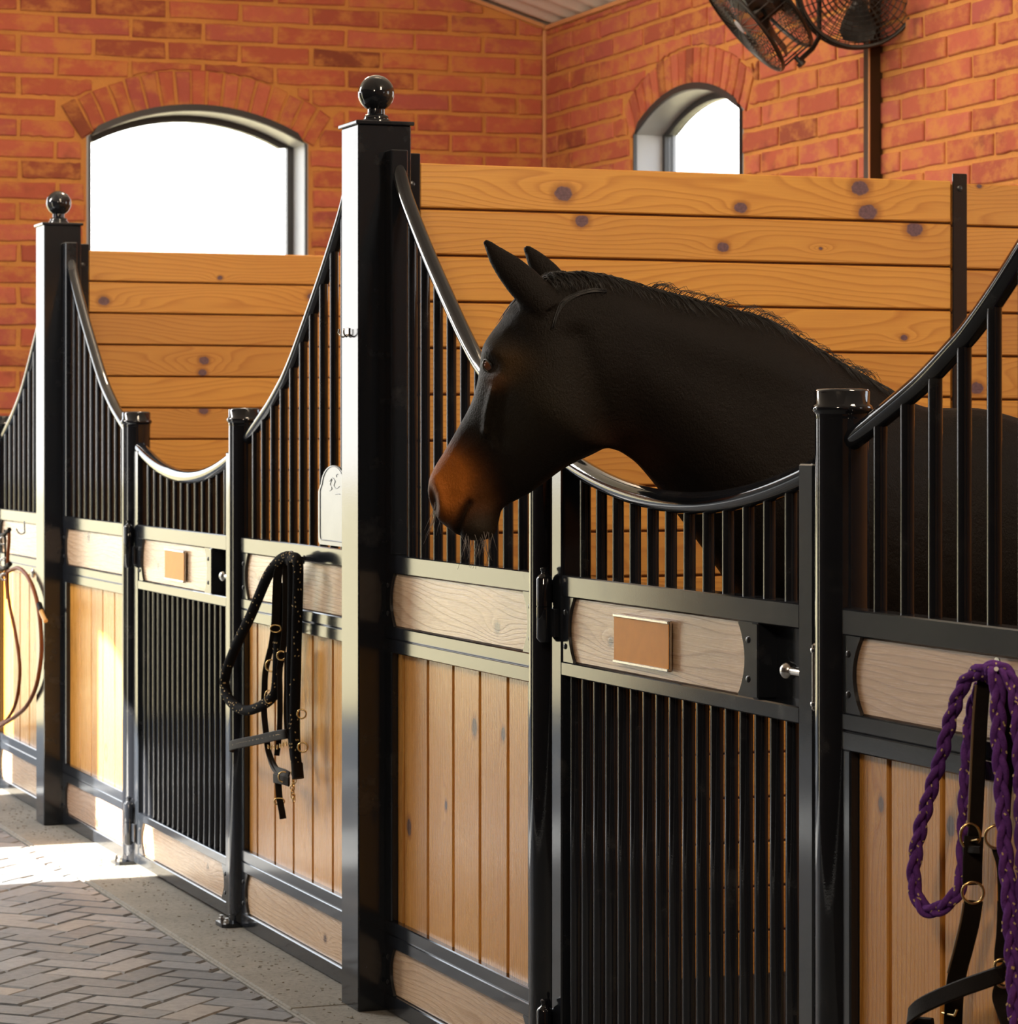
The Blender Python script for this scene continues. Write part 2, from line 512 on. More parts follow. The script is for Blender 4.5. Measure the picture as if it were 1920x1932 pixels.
def fn_far(a, b, d): return (a, YE + d, b)
def fn_right(a, b, d): return (XB + d, a, b)
def fn_left(a, b, d): return (XL - d, a, b)
SILL = 1.95
def wall_with_window(mb, fn, A, lo, hi, top, thick):
    """prisms round one arched opening between lo and hi"""
    l, r = A['c'] - A['hw'], A['c'] + A['hw']
    mb.prism([(lo, 0), (l, 0), (l, top(l)), (lo, top(lo))], fn, 0, thick)
    mb.prism([(r, 0), (hi, 0), (hi, top(hi)), (r, top(r))], fn, 0, thick)
    mb.prism([(l, 0), (r, 0), (r, SILL), (l, SILL)], fn, 0, thick)
    ap = arch_pts(A)
    for (a0, z0), (a1, z1) in zip(ap, ap[1:]):
        mb.prism([(a0, z0), (a1, z1), (a1, top(a1)), (a0, top(a0))], fn, 0, thick)

mb = MB()
mb.prism([(-2.05, 0), (-1.7, 0), (-1.7, roof_z(-1.7)), (-2.05, roof_z(-2.05))], fn_far, 0, 0.3)
mb.prism([(-1.7, 3.42), (2.08, 3.42), (2.08, roof_z(2.08)), (RIDGE, roof_z(RIDGE)), (-1.7, roof_z(-1.7))], fn_far, 0, 0.3)
wall_with_window(mb, fn_far, A1, 2.08, XB + 0.3, roof_z, 0.3)
wall_far = tag(mb.build('wall_far', M['mortar'], origin=(3.8, YE, 0)), kind='structure')

mb = MB()
for A_, lo_, hi_ in ((A5, -4.3, 3.4), (A4, 3.4, 7.15), (A3, 7.15, 10.9), (A2, 10.9, YE)):
    wall_with_window(mb, fn_right, A_, lo_, hi_, lambda a: 3.56, 0.22)
wall_right = tag(mb.build('wall_right', M['mortar'], origin=(XB, 10, 0)), kind='structure')

# wall across the aisle: unseen half arch and slit, shaped to throw the sun patches (never in view, only its light is)
mb = MB()
QY, QZ, QR = 10.285, 2.19, 0.85
top = roof_z(XL)
mb.prism([(-4.3, 0), (QY - QR, 0), (QY - QR, top), (-4.3, top)], fn_left, 0, 0.08)
arc = [(QY - QR * math.cos(t * math.pi / 24), QZ + QR * math.sin(t * math.pi / 24)) for t in range(13)]
for (a0, z0), (a1, z1) in zip(arc, arc[1:]):
    mb.prism([(a0, z0), (a1, z1), (a1, top), (a0, top)], fn_left, 0, 0.08)
mb.prism([(QY, 0), (11.80, 0), (11.80, top), (QY, top)], fn_left, 0, 0.08)
mb.prism([(11.80, 3.5), (11.985, 3.5), (11.985, top), (11.80, top)], fn_left, 0, 0.08)
mb.prism([(11.985, 0), (YE, 0), (YE, top), (11.985, top)], fn_left, 0, 0.08)
wall_left = tag(mb.build('wall_left', M['darkwall'], origin=(XL, 8, 0)), kind='structure')
mb = MB()
def fn_near(a, b, d): return (a, -4.3 - d, b)
mb.prism([(-2.05, 0), (1.9, 0), (1.9, roof_z(1.9)), (RIDGE, roof_z(RIDGE)), (-2.05, roof_z(-2.05))], fn_near, 0, 0.3)
mb.prism([(1.9, 0), (XB + 0.3, 0), (XB + 0.3, roof_z(XB + 0.3)), (1.9, roof_z(1.9))], fn_near, 0, 0.3)
wall_near = tag(mb.build('wall_near', M['mortar'], origin=(2, -4.3, 0)), kind='structure')

# ---------------------------------------------------------------- bricks
def brick_mesh(poly, depth=0.020, ch=0.005, jit=0.0036):
    """poly in wall coordinates round its own centre; front face at +depth/2"""
    n = len(poly)
    cx = sum(p[0] for p in poly) / n; cy = sum(p[1] for p in poly) / n
    poly = [(x + R.uniform(-jit, jit), y + R.uniform(-jit, jit)) for x, y in poly]
    def inset(p):
        dx, dy = cx - p[0], cy - p[1]
        return (p[0] + math.copysign(min(ch, abs(dx)), dx), p[1] + math.copysign(min(ch, abs(dy)), dy))
    mb = MB()
    vs = [(x, y, -depth / 2) for x, y in poly] + [(x, y, depth / 2 - ch) for x, y in poly] + [inset(p) + (depth / 2,) for p in poly]
    fs = []
    for r in (0, 1):
        for i in range(n):
            j = (i + 1) % n
            fs.append((r * n + i, r * n + j, (r + 1) * n + j, (r + 1) * n + i))
    fs.append(tuple(range(2 * n, 3 * n)))
    mb.add(vs, fs)
    return mb.mesh('brick', M['brick'])
BL, BH, JT = 0.375, 0.1032, 0.021
def rect_poly(w, h):
    a, b = w / 2, h / 2
    return [(-a, -b), (-a / 3, -b), (a / 3, -b), (a, -b), (a, b), (a / 3, b), (-a / 3, b), (-a, b)]
FULL = [brick_mesh(rect_poly(BL - JT, BH - JT)) for _ in range(10)]
M_FAR = Matrix(((1, 0, 0, 0), (0, 0, -1, 0), (0, 1, 0, 0), (0, 0, 0, 1)))
M_RIGHT = Matrix(((0, 0, -1, 0), (-1, 0, 0, 0), (0, 1, 0, 0), (0, 0, 0, 1)))
def lay(parent, AS, a_rng, z_top, z_bot, fn, rot, flip, roof, shift):
    n = 0
    A = AS[0]
    def blocked(a, z):
        return any(blocked_by(A_, a, z) for A_ in AS)
    def blocked_by(A, a, z):
        if abs(a - A['c']) < A['hw'] + 0.006 and z < arch_z(A, a) + 0.006 and z > SILL: return True
        dx, dz = a - A['c'], z - A['cz']
        r = math.hypot(dx, dz)
        return A['r'] - 0.01 < r < A['r'] + RING + 0.012 and abs(math.atan2(dx, dz)) < A['th'] + 0.035
    row = 0
    z1 = z_top
    while z1 > z_bot:
        z0 = z1 - BH
        a = a_rng[0] + (BL / 2 if row % 2 else 0) + shift - BL
        while a < a_rng[1]:
            lo, hi = max(a, a_rng[0]) + JT / 2, min(a + BL, a_rng[1]) - JT / 2
            a += BL + R.uniform(-0.004, 0.004)
            if hi - lo < 0.04: continue
            zb, zt = z0 + JT / 2, z1 - JT / 2
            K = 13; cols = []
            for i in range(K):
                x = lo + (hi - lo) * i / (K - 1)
                ztt = min(zt, roof(x) - 0.03)
                zs = [zb + (ztt - zb) * j / 10 for j in range(11)]
                bl = [blocked(x, z) for z in zs]
                if ztt - zb < 0.02: cols.append(None)
                elif not any(bl): cols.append((x, zb, ztt))
                elif all(bl): cols.append(None)
                elif bl[0]:
                    zz = zs[max(j for j in range(11) if bl[j])]
                    cols.append((x, zz, ztt) if ztt - zz > 0.018 else None)
                else:
                    zz = zs[min(j for j in range(11) if bl[j])]
                    cols.append((x, zb, zz) if zz - zb > 0.018 else None)
            runs = []; cur = []
            for c in cols + [None]:
                if c: cur.append(c)
                else:
                    if len(cur) > 2: runs.append(cur)
                    cur = []
            for run in runs:
                full = len(run) == K and all(abs(c[1] - zb) < 1e-6 and abs(c[2] - zt) < 1e-6 for c in run)
                ca = (run[0][0] + run[-1][0]) / 2
                cz = (min(c[1] for c in run) + max(c[2] for c in run)) / 2
                if full and hi - lo > BL - JT - 0.002:
                    me = R.choice(FULL)
                else:
                    rr = run if not full else [run[0], run[4], run[8], run[12]]
                    sg = -1 if flip else 1
                    poly = [(sg * (c[0] - ca), c[1] - cz) for c in rr] + [(sg * (c[0] - ca), c[2] - cz) for c in reversed(rr)]
                    if flip: poly = poly[::-1]
                    me = brick_mesh(poly)
                link('brick', me, Matrix.Translation(fn(ca, cz, -0.001 + R.uniform(-0.0015, 0.0025))) @ rot, parent)
                n += 1
        z1 = z0; row += 1
    # the rowlock arch over the opening
    for A in AS:
      m = round(2 * A['th'] * (A['r'] + RING / 2) / 0.079)
      for i in range(m):
          t0 = -A['th'] - 0.03 + (2 * A['th'] + 0.06) * i / m + 0.0055
          t1 = -A['th'] - 0.03 + (2 * A['th'] + 0.06) * (i + 1) / m - 0.0055
          r0, r1 = A['r'] + 0.004, A['r'] + RING + R.uniform(-0.006, 0.006)
          tm, rm = (t0 + t1) / 2, (r0 + r1) / 2
          ca, cz = A['c'] + rm * math.sin(tm), A['cz'] + rm * math.cos(tm)
          pts = [(r0, t0), (r0, t1), (rm, t1), (r1, t1), (r1, t0), (rm, t0)]
          poly = [((-1 if flip else 1) * (A['c'] + r * math.sin(t) - ca), A['cz'] + r * math.cos(t) - cz) for r, t in pts]
          if flip: poly = poly[::-1]
          link('brick', brick_mesh(poly), Matrix.Translation(fn(ca, cz, -0.001)) @ rot, parent)
          n += 1
    return n
nb = lay(wall_far, [A1], (2.10, XB - 0.012), 3.8134, 1.30, fn_far, M_FAR, False, roof_z, 0.06)
nb2 = lay(wall_right, [A2, A3], (7.95, YE - 0.02), 3.607 - 0.0, 1.95, fn_right, M_RIGHT, True, lambda a: 3.57, 0.10)
print('bricks', nb, nb2)

# ---------------------------------------------------------------- windows
def window(name, A, fn, deep, right):
    mb = MB()
    ap = arch_pts(A)
    outer = [(A['c'] - A['hw'], SILL)] + ap + [(A['c'] + A['hw'], SILL)]
    th = 0.014
    def shrink(p, t):
        a, z = p
        dx, dz = a - A['c'], z - A['cz']
        if z <= A['spring'] + 1e-6 and abs(dx) > A['hw'] - 1e-6:
            return (a - math.copysign(t, dx), z)
        r = math.hypot(dx, dz)
        a2, z2 = A['c'] + dx * (r - t) / r, A['cz'] + dz * (r - t) / r
        lim = A['hw'] - t
        return (A['c'] + max(-lim, min(lim, a2 - A['c'])), z2)
    def ring(mb, t0, t1, d0, d1):
        for p, q in zip(outer, outer[1:]):
            p0, q0, p1, q1 = shrink(p, t0), shrink(q, t0), shrink(p, t1), shrink(q, t1)
            mb.prism([p0, q0, q1, p1], fn, d0, d1)
    ring(mb, 0.0, th, 0.0, deep)
    w = tag(mb.build(name, M['lining'], origin=fn(A['c'], 2.5, deep / 2)), kind='structure')
    mb = MB(); ring(mb, -0.020, 0.010, -0.014, 0.004)
    mb.build('outer_frame', M['frame'], w)
    mb = MB(); ring(mb, th, 0.046, deep - 0.075, deep - 0.03)
    mb.build('inner_frame', M['frame'], w)
    mb = MB()
    mb.prism([shrink(p, 0.05) for p in outer], fn, deep - 0.055, deep - 0.049)
    mb.build('pane', M['pane'], w)
window('window_1', A1, fn_far, 0.29, False)
window('window_2', A2, fn_right, 0.215, True)
window('window_3', A3, fn_right, 0.215, True)
window('window_4', A4, fn_right, 0.215, True)
window('window_5', A5, fn_right, 0.215, True)

# ---------------------------------------------------------------- roof, trims
roof = None
def corrugated(x0, x1, y0, y1, name, lift=0.0):
    mb = MB()
    pitch, amp = 0.20, 0.016
    ny = int((y1 - y0) / pitch * 10)
    vs = []; 
    for xx in (x0, x1):
        for i in range(ny + 1):
            y = y0 + (y1 - y0) * i / ny
            vs.append((xx, y, roof_z(xx) + 0.020 + lift + amp * math.sin(2 * math.pi * y / pitch)))
    up = [(x, y, z + 0.006) for x, y, z in vs]
    n = ny + 1
    fs = [(i, i + 1, n + i + 1, n + i) for i in range(ny)]
    fs += [(2 * n + i, 2 * n + n + i, 2 * n + n + i + 1, 2 * n + i + 1) for i in range(ny)]
    mb.add(vs + up, fs)
    return mb
ceil = corrugated(RIDGE, XB + 0.5, 8.0, YE + 0.4, 'c')
ceil2 = MB()
ceil2.prism([(RIDGE, roof_z(RIDGE)), (XB + 0.5, roof_z(XB + 0.5)), (XB + 0.5, roof_z(XB + 0.5) + 0.03), (RIDGE, roof_z(RIDGE) + 0.03)], lambda a, b, d: (a, d, b), -4.6, 8.0)
ceil2.prism([(-2.4, roof_z(-2.4)), (RIDGE, roof_z(RIDGE)), (RIDGE, roof_z(RIDGE) + 0.03), (-2.4, roof_z(-2.4) + 0.03)], lambda a, b, d: (a, d, b), -4.6, YE + 0.4)
ceil2.prism([(RIDGE - 0.35, roof_z(RIDGE - 0.35) + 0.032), (RIDGE, roof_z(RIDGE) + 0.066), (RIDGE + 0.35, roof_z(RIDGE + 0.35) + 0.044), (RIDGE + 0.35, roof_z(RIDGE + 0.35) + 0.056), (RIDGE, roof_z(RIDGE) + 0.085), (RIDGE - 0.35, roof_z(RIDGE - 0.35) + 0.045)], lambda a, b, d: (a, d, b), -4.6, YE + 0.4)
ceil2.box((RIDGE - 0.02, 7.9, roof_z(RIDGE) - 0.02), (RIDGE + 0.02, YE + 0.4, roof_z(RIDGE) + 0.07))
ceil.add(ceil2.v, ceil2.f)
tag(ceil.build('ceiling', M['roof'], smooth=True, angle=30, origin=(2, 6, 4)), kind='structure')
mb = MB()
mb.prism([(2.0, roof_z(2.0) - 0.002), (XB, roof_z(XB) - 0.002), (XB, roof_z(XB) - 0.022), (2.0, roof_z(2.0) - 0.022)], fn_far, -0.016, 0.0)
tag(mb.build('trim_1', M['trim']), kind='structure')
mb = MB(); mb.box((XB - 0.018, 8.0, 3.545), (XB, YE - 0.018, 3.568), 0.004)
tag(mb.build('trim_2', M['trim']), kind='structure')
mb = MB(); mb.box((XB - 0.020, YE - 0.020, 1.5), (XB, YE, 3.545), 0.005)
tag(mb.build('trim_3', M['trim']), kind='structure')

# ---------------------------------------------------------------- floor
mb = MB()
mb.box((-2.05, -4.6, -0.14), (XB + 0.3, YE + 0.3, -0.026))
floor = tag(mb.build('floor', M['joint'], origin=(2, 6, -0.026)), kind='structure')
CURB = 2.088
mb = MB()
ys = [-4.5, 1.0, 4.1, 7.14, 10.3, 13.4, YE]
for a, b in zip(ys, ys[1:]):
    mb.box((CURB + 0.012, a + 0.003, -0.03), (2.46, b - 0.003, 0.0), 0.004)
mb.build('concrete_strip', M['concrete'], floor)
mb = MB(); mb.box((CURB, -4.5, -0.03), (CURB + 0.010, YE, -0.001), 0.003)
mb.build('edge_strip', M['concrete'], floor)
mb = MB(); mb.box((2.462, -4.5, -0.03), (XB, YE, 0.0))
mb.build('stall_floor', M['joint'], floor)
mb = MB(); mb.box((-60, YE + 0.31, -0.2), (60, 90, -0.05)); mb.box((-60, -60, -0.2), (-2.06, YE + 0.30, -0.05)); mb.box((-2.05, -60, -0.2), (60, -4.61, -0.05)); mb.box((XB + 0.31, -4.6, -0.2), (60, YE + 0.30, -0.05))
mb.build('yard_ground', M['sand'], floor)

def clip(poly, c):
    out = []
    for i in range(len(poly)):
        p, q = poly[i - 1], poly[i]
        pi, qi = p[0] <= c, q[0] <= c
        if pi != qi:
            t = (c - p[0]) / (q[0] - p[0]); out.append((c, p[1] + (q[1] - p[1]) * t))
        if qi: out.append(q)
    return out
def paver_mesh(poly):
    n = len(poly)
    cx = sum(p[0] for p in poly) / n; cy = sum(p[1] for p in poly) / n
    def ins(p, t):
        d = Vector((cx - p[0], cy - p[1])); l = d.length or 1
        return (p[0] + d.x / l * t, p[1] + d.y / l * t)
    vs = [(x, y, -0.03) for x, y in poly] + [(x, y, -0.005) for x, y in poly] + [ins(p, 0.0055) + (0.0,) for p in poly]
    fs = []
    for r in (0, 1):
        for i in range(n):
            j = (i + 1) % n
            fs.append((r * n + i, r * n + j, (r + 1) * n + j, (r + 1) * n + i))
    fs.append(tuple(range(2 * n, 3 * n)))
    return MB().add(vs, fs).mesh('paver', M['paver'])
PW = 0.1
def pgrid(x0, y0, w, h):
    g = 0.0035
    return [(x0 + g, y0 + g), (x0 + w / 2, y0 + g), (x0 + w - g, y0 + g), (x0 + w - g, y0 + h - g), (x0 + w / 2, y0 + h - g), (x0 + g, y0 + h - g)]
q = math.sqrt(0.5)
items = []
for i in range(-160, 160):
    for k in range(-45, 45):
        for (ox, oy, w, h) in ((0, 0, 2, 1), (2, -1, 1, 2)):
            x0, y0 = (i + 4 * k + ox) * PW, (i + oy) * PW
            poly = [((x - y) * q + 0.7, (x + y) * q) for x, y in pgrid(x0, y0, w * PW, h * PW)]
            poly = clip(poly, CURB - 0.006)
            if len(poly) < 3: continue
            cx = sum(p[0] for p in poly) / len(poly); cy = sum(p[1] for p in poly) / len(poly)
            if cx < -1.75 or cy < 3.0 or cy > 14.5: continue
            items.append((cx, cy, poly))
def seen(cx, cy):
    v = Vector((cx, cy, 0)) - OC
    z = v.dot(FW)
    return CX + F * v.dot(RT) / z, CY - F * v.z / z
near = []; rest = MB()
for cx, cy, poly in items:
    x, y = seen(cx, cy)
    area = abs(sum(poly[i - 1][0] * poly[i][1] - poly[i][0] * poly[i - 1][1] for i in range(len(poly)))) / 2
    if area < 0.0006: continue
    if -420 < x < 900 and 1480 < y < 2150: near.append((max(0, -x) + max(0, y - 1960) + max(0, x - 760), cx, cy, poly))
    else:
        n0 = len(poly)
        rest.add([(px, py, -0.03) for px, py in poly] + [(px, py, 0.0) for px, py in poly],
                 [tuple(range(n0, 2 * n0))] + [(i, (i + 1) % n0, (i + 1) % n0 + n0, i + n0) for i in range(n0)])
near.sort()
print('pavers', len(near))
for _, cx, cy, poly in near[:300]:
    me = paver_mesh([(x - cx, y - cy) for x, y in poly])
    link('paver', me, T(cx, cy, R.uniform(-0.004, 0.0)) @ Matrix.Rotation(R.uniform(-0.012, 0.012), 4, 'X') @ Matrix.Rotation(R.uniform(-0.012, 0.012), 4, 'Y'), floor)
for _, cx, cy, poly in near[300:]:
    n0 = len(poly)
    rest.add([(px, py, -0.03) for px, py in poly] + [(px, py, 0.0) for px, py in poly],
             [tuple(range(n0, 2 * n0))] + [(i, (i + 1) % n0, (i + 1) % n0 + n0, i + n0) for i in range(n0)])
tag(rest.build('paver_field', M['paver'], floor), kind='stuff')
# ================================================================ STALL FRONTS
X0, X1, XC = 2.241, 2.309, 2.334         # aisle face of the square posts, front of the panel frames, centre line of bars and round posts
XT = X1 + 0.046
M_VERT = Matrix(((0, 0, -1, 0), (0, 1, 0, 0), (1, 0, 0, 0), (0, 0, 0, 1)))   # board standing up in the front: x->Z, y->Y
M_HORZ = Matrix(((0, 0, 1, 0), (1, 0, 0, 0), (0, 1, 0, 0), (0, 0, 0, 1)))    # board lying in the front: x->Y, y->Z
M_PART = Matrix(((1, 0, 0, 0), (0, 0, -1, 0), (0, 1, 0, 0), (0, 0, 0, 1)))   # board lying in a partition: x->X, y->Z
BOARDS = {}
def board(name, mat, l, w, t, ch=0.003):
    key = (name, mat.name, round(l, 3), round(w, 3), round(t, 3))
    if key not in BOARDS:
        BOARDS[key] = MB().box((-l / 2, -w / 2, -t / 2), (l / 2, w / 2, t / 2), ch).mesh(name, mat)
    return BOARDS[key]
def put_board(name, mat, l, w, t, mtx, parent, knots=None, nk=None, ch=0.003):
    o = link(name, board(name, mat, l, w, t, ch), mtx, parent)
    if knots is None:
        knots = [(R.uniform(-l / 2, l / 2), R.uniform(-w * 0.42, w * 0.42), R.uniform(0.008, 0.017)) for _ in range(R.choice(nk or (0, 0, 1, 1, 2)))]
    for i in range(4):
        k = knots[i] if i < len(knots) else (0.0, 0.0, 0.0)
        o['knot%d' % (i + 1)] = [float(x) for x in k]
    return o

CYL = MB().lathe([(1, 0), (1, 1)], (0, 0, 0), 14).mesh('bar', M['bar'], True, 50)
def bar(parent, x, y, z0, z1, r):
    return link('bar', CYL, T(x, y, z0) @ Matrix.Diagonal((r, r, z1 - z0, 1)), parent)
SCREW = MB().lathe([(0.0062, 0), (0.0062, 0.0015), (0.0045, 0.003), (0.0015, 0.0034)], (0, 0, 0), 10).mesh('screw', M['darkbolt'], True)
M_OUT = Matrix(((0, 0, -1, 0), (0, 1, 0, 0), (1, 0, 0, 0), (0, 0, 0, 1)))   # local Z -> -X (towards the aisle)
def end_plate(parent, y_edge, sgn, z0, z1, x=None):
    """scalloped black plate that holds the end of an inset board; sgn = direction into the board"""
    x = X1 + 0.003 if x is None else x
    h = z1 - z0; zc = (z0 + z1) / 2
    pts = [(0, z0), (0.062, z0), (0.060, z0 + 0.006)]
    for i in range(9):
        t = -1 + 2 * i / 8
        pts.append((0.034 + 0.022 * t * t, zc + t * (h / 2 - 0.010)))
    pts += [(0.060, z1 - 0.006), (0.062, z1), (0, z1)]
    mb = MB().prism([(y_edge + sgn * a, b) for a, b in pts], lambda a, b, d: (d, a, b), x, x + 0.007)
    p = mb.build('end_plate', M['black'], parent)
    for z in (z0 + h * 0.24, z1 - h * 0.24):
        link('screw', SCREW, T(x, y_edge + sgn * 0.018, z) @ M_OUT, p)

CURVE = [(-0.004, 1.416), (0.0, 1.417), (0.09, 1.450), (0.19, 1.488), (0.26, 1.517), (0.357, 1.565), (0.41, 1.594), (0.5, 1.655), (0.64, 1.762), (0.75, 1.850), (0.86, 1.945), (0.94, 2.022), (1.0, 2.105)]
CV = spline([(0, a, b) for a, b in CURVE], 6)
def curve_z(s):
    for p, q in zip(CV, CV[1:]):
        if p.y <= s <= q.y: return p.z + (q.z - p.z) * (s - p.y) / (q.y - p.y)
    return 2.10

def rails(root, a, b, zs):
    for nm, z0, z1 in zs:
        MB().box((X1, a, z0), (XT, b, z1), 0.0025).build(nm, M['black'], root)

def front_panel(yr, yp, label, seam, bars0, kn=None):
    """fixed front: yr = edge at the round post, yp = face of the square post"""
    sg = 1 if yp > yr else -1
    a, b = min(yr, yp), max(yr, yp)
    root = thing('front_panel', (XC, (a + b) / 2, 0), label, 'panel', 'fixed stall front panels')
    # frame
    rails(root, a, b, [('top_rail', 1.083, 1.128), ('middle_rail', 0.9225, 0.952), ('middle_rail', 0.888, 0.9215),
                       ('lower_rail', 0.195, 0.228), ('lower_rail', 0.163, 0.1942), ('bottom_rail', 0.004, 0.046)])
    end = yr + sg * 1.0
    ss = min(yp, end) if sg > 0 else max(yp, end)
    # stile beside the square post
    for z0, z1 in ((0.226, 0.890), (1.126, 2.125)):
        MB().box((X1 + 0.001, min(yp, yp - sg * 0.05), z0), (XT - 0.001, max(yp, yp - sg * 0.05), z1), 0.003).build('stile', M['black'], root)
    if abs(yp - ss) > 0.06:
        w = MB().box((X1 + 0.006, min(yp - sg * 0.052, ss - sg * 0.005), 1.13), (XT - 0.006, max(yp - sg * 0.052, ss - sg * 0.005), 2.125), 0.003)
        w.build('filler_plate', M['black'], root)
    MB().box((X1 + 0.001, min(yr, yr + sg * 0.028), 0.226), (XT - 0.001, max(yr, yr + sg * 0.028), 0.890), 0.003).build('stile', M['black'], root)
    # curved rail
    pts = [(XC, yr + sg * p.y, p.z) for p in CV if p.y <= abs(yp - yr) - 0.012]
    MB().tube(pts, 0.0185, 14).build('curved_rail', M['bar'], root, True, 60)
    y = bars0
    while a + 0.03 < y < b - 0.045:
        s = abs(y - yr)
        if s < 0.96: bar(root, XC, y, 1.127, curve_z(s) - 0.004, 0.0118)
        y += sg * 0.0945
    # inset and kick board with their plates
    for nm, z0, z1, k in (('inset_board', 0.9515, 1.0835, kn), ('kick_board', 0.0455, 0.1635, None)):
        l = b - a - 0.06
        o = put_board(nm, M['inset'], l, z1 - z0, 0.022, T(X1 + 0.022, (a + b) / 2, (z0 + z1) / 2) @ M_HORZ, root, knots=k, nk=(0, 1, 1, 2))
        end_plate(root, a + (0.0 if sg < 0 else 0.0), 1, z0, z1)
        end_plate(root, b, -1, z0, z1)
    # upright tongue-and-groove planks
    lo, hi = a + (0.028 if sg > 0 else 0.05), b - (0.05 if sg > 0 else 0.028)
    MB().box((X1 + 0.036, lo, 0.22), (X1 + 0.044, hi, 0.90)).build('backing', M['groove'], root)
    seams = [seam + 0.1815 * i for i in range(-12, 13)]
    seams = [lo - 0.006] + [s for s in seams if lo + 0.02 < s < hi - 0.02] + [hi + 0.006]
    for p, q in zip(seams, seams[1:]):
        w = q - p - 0.0125
        put_board('plank', M['plank'], 0.672, w, 0.018, T(X1 + 0.027, (p + q) / 2, 0.558) @ M_VERT, root, nk=(0, 0, 1, 1))
    return root

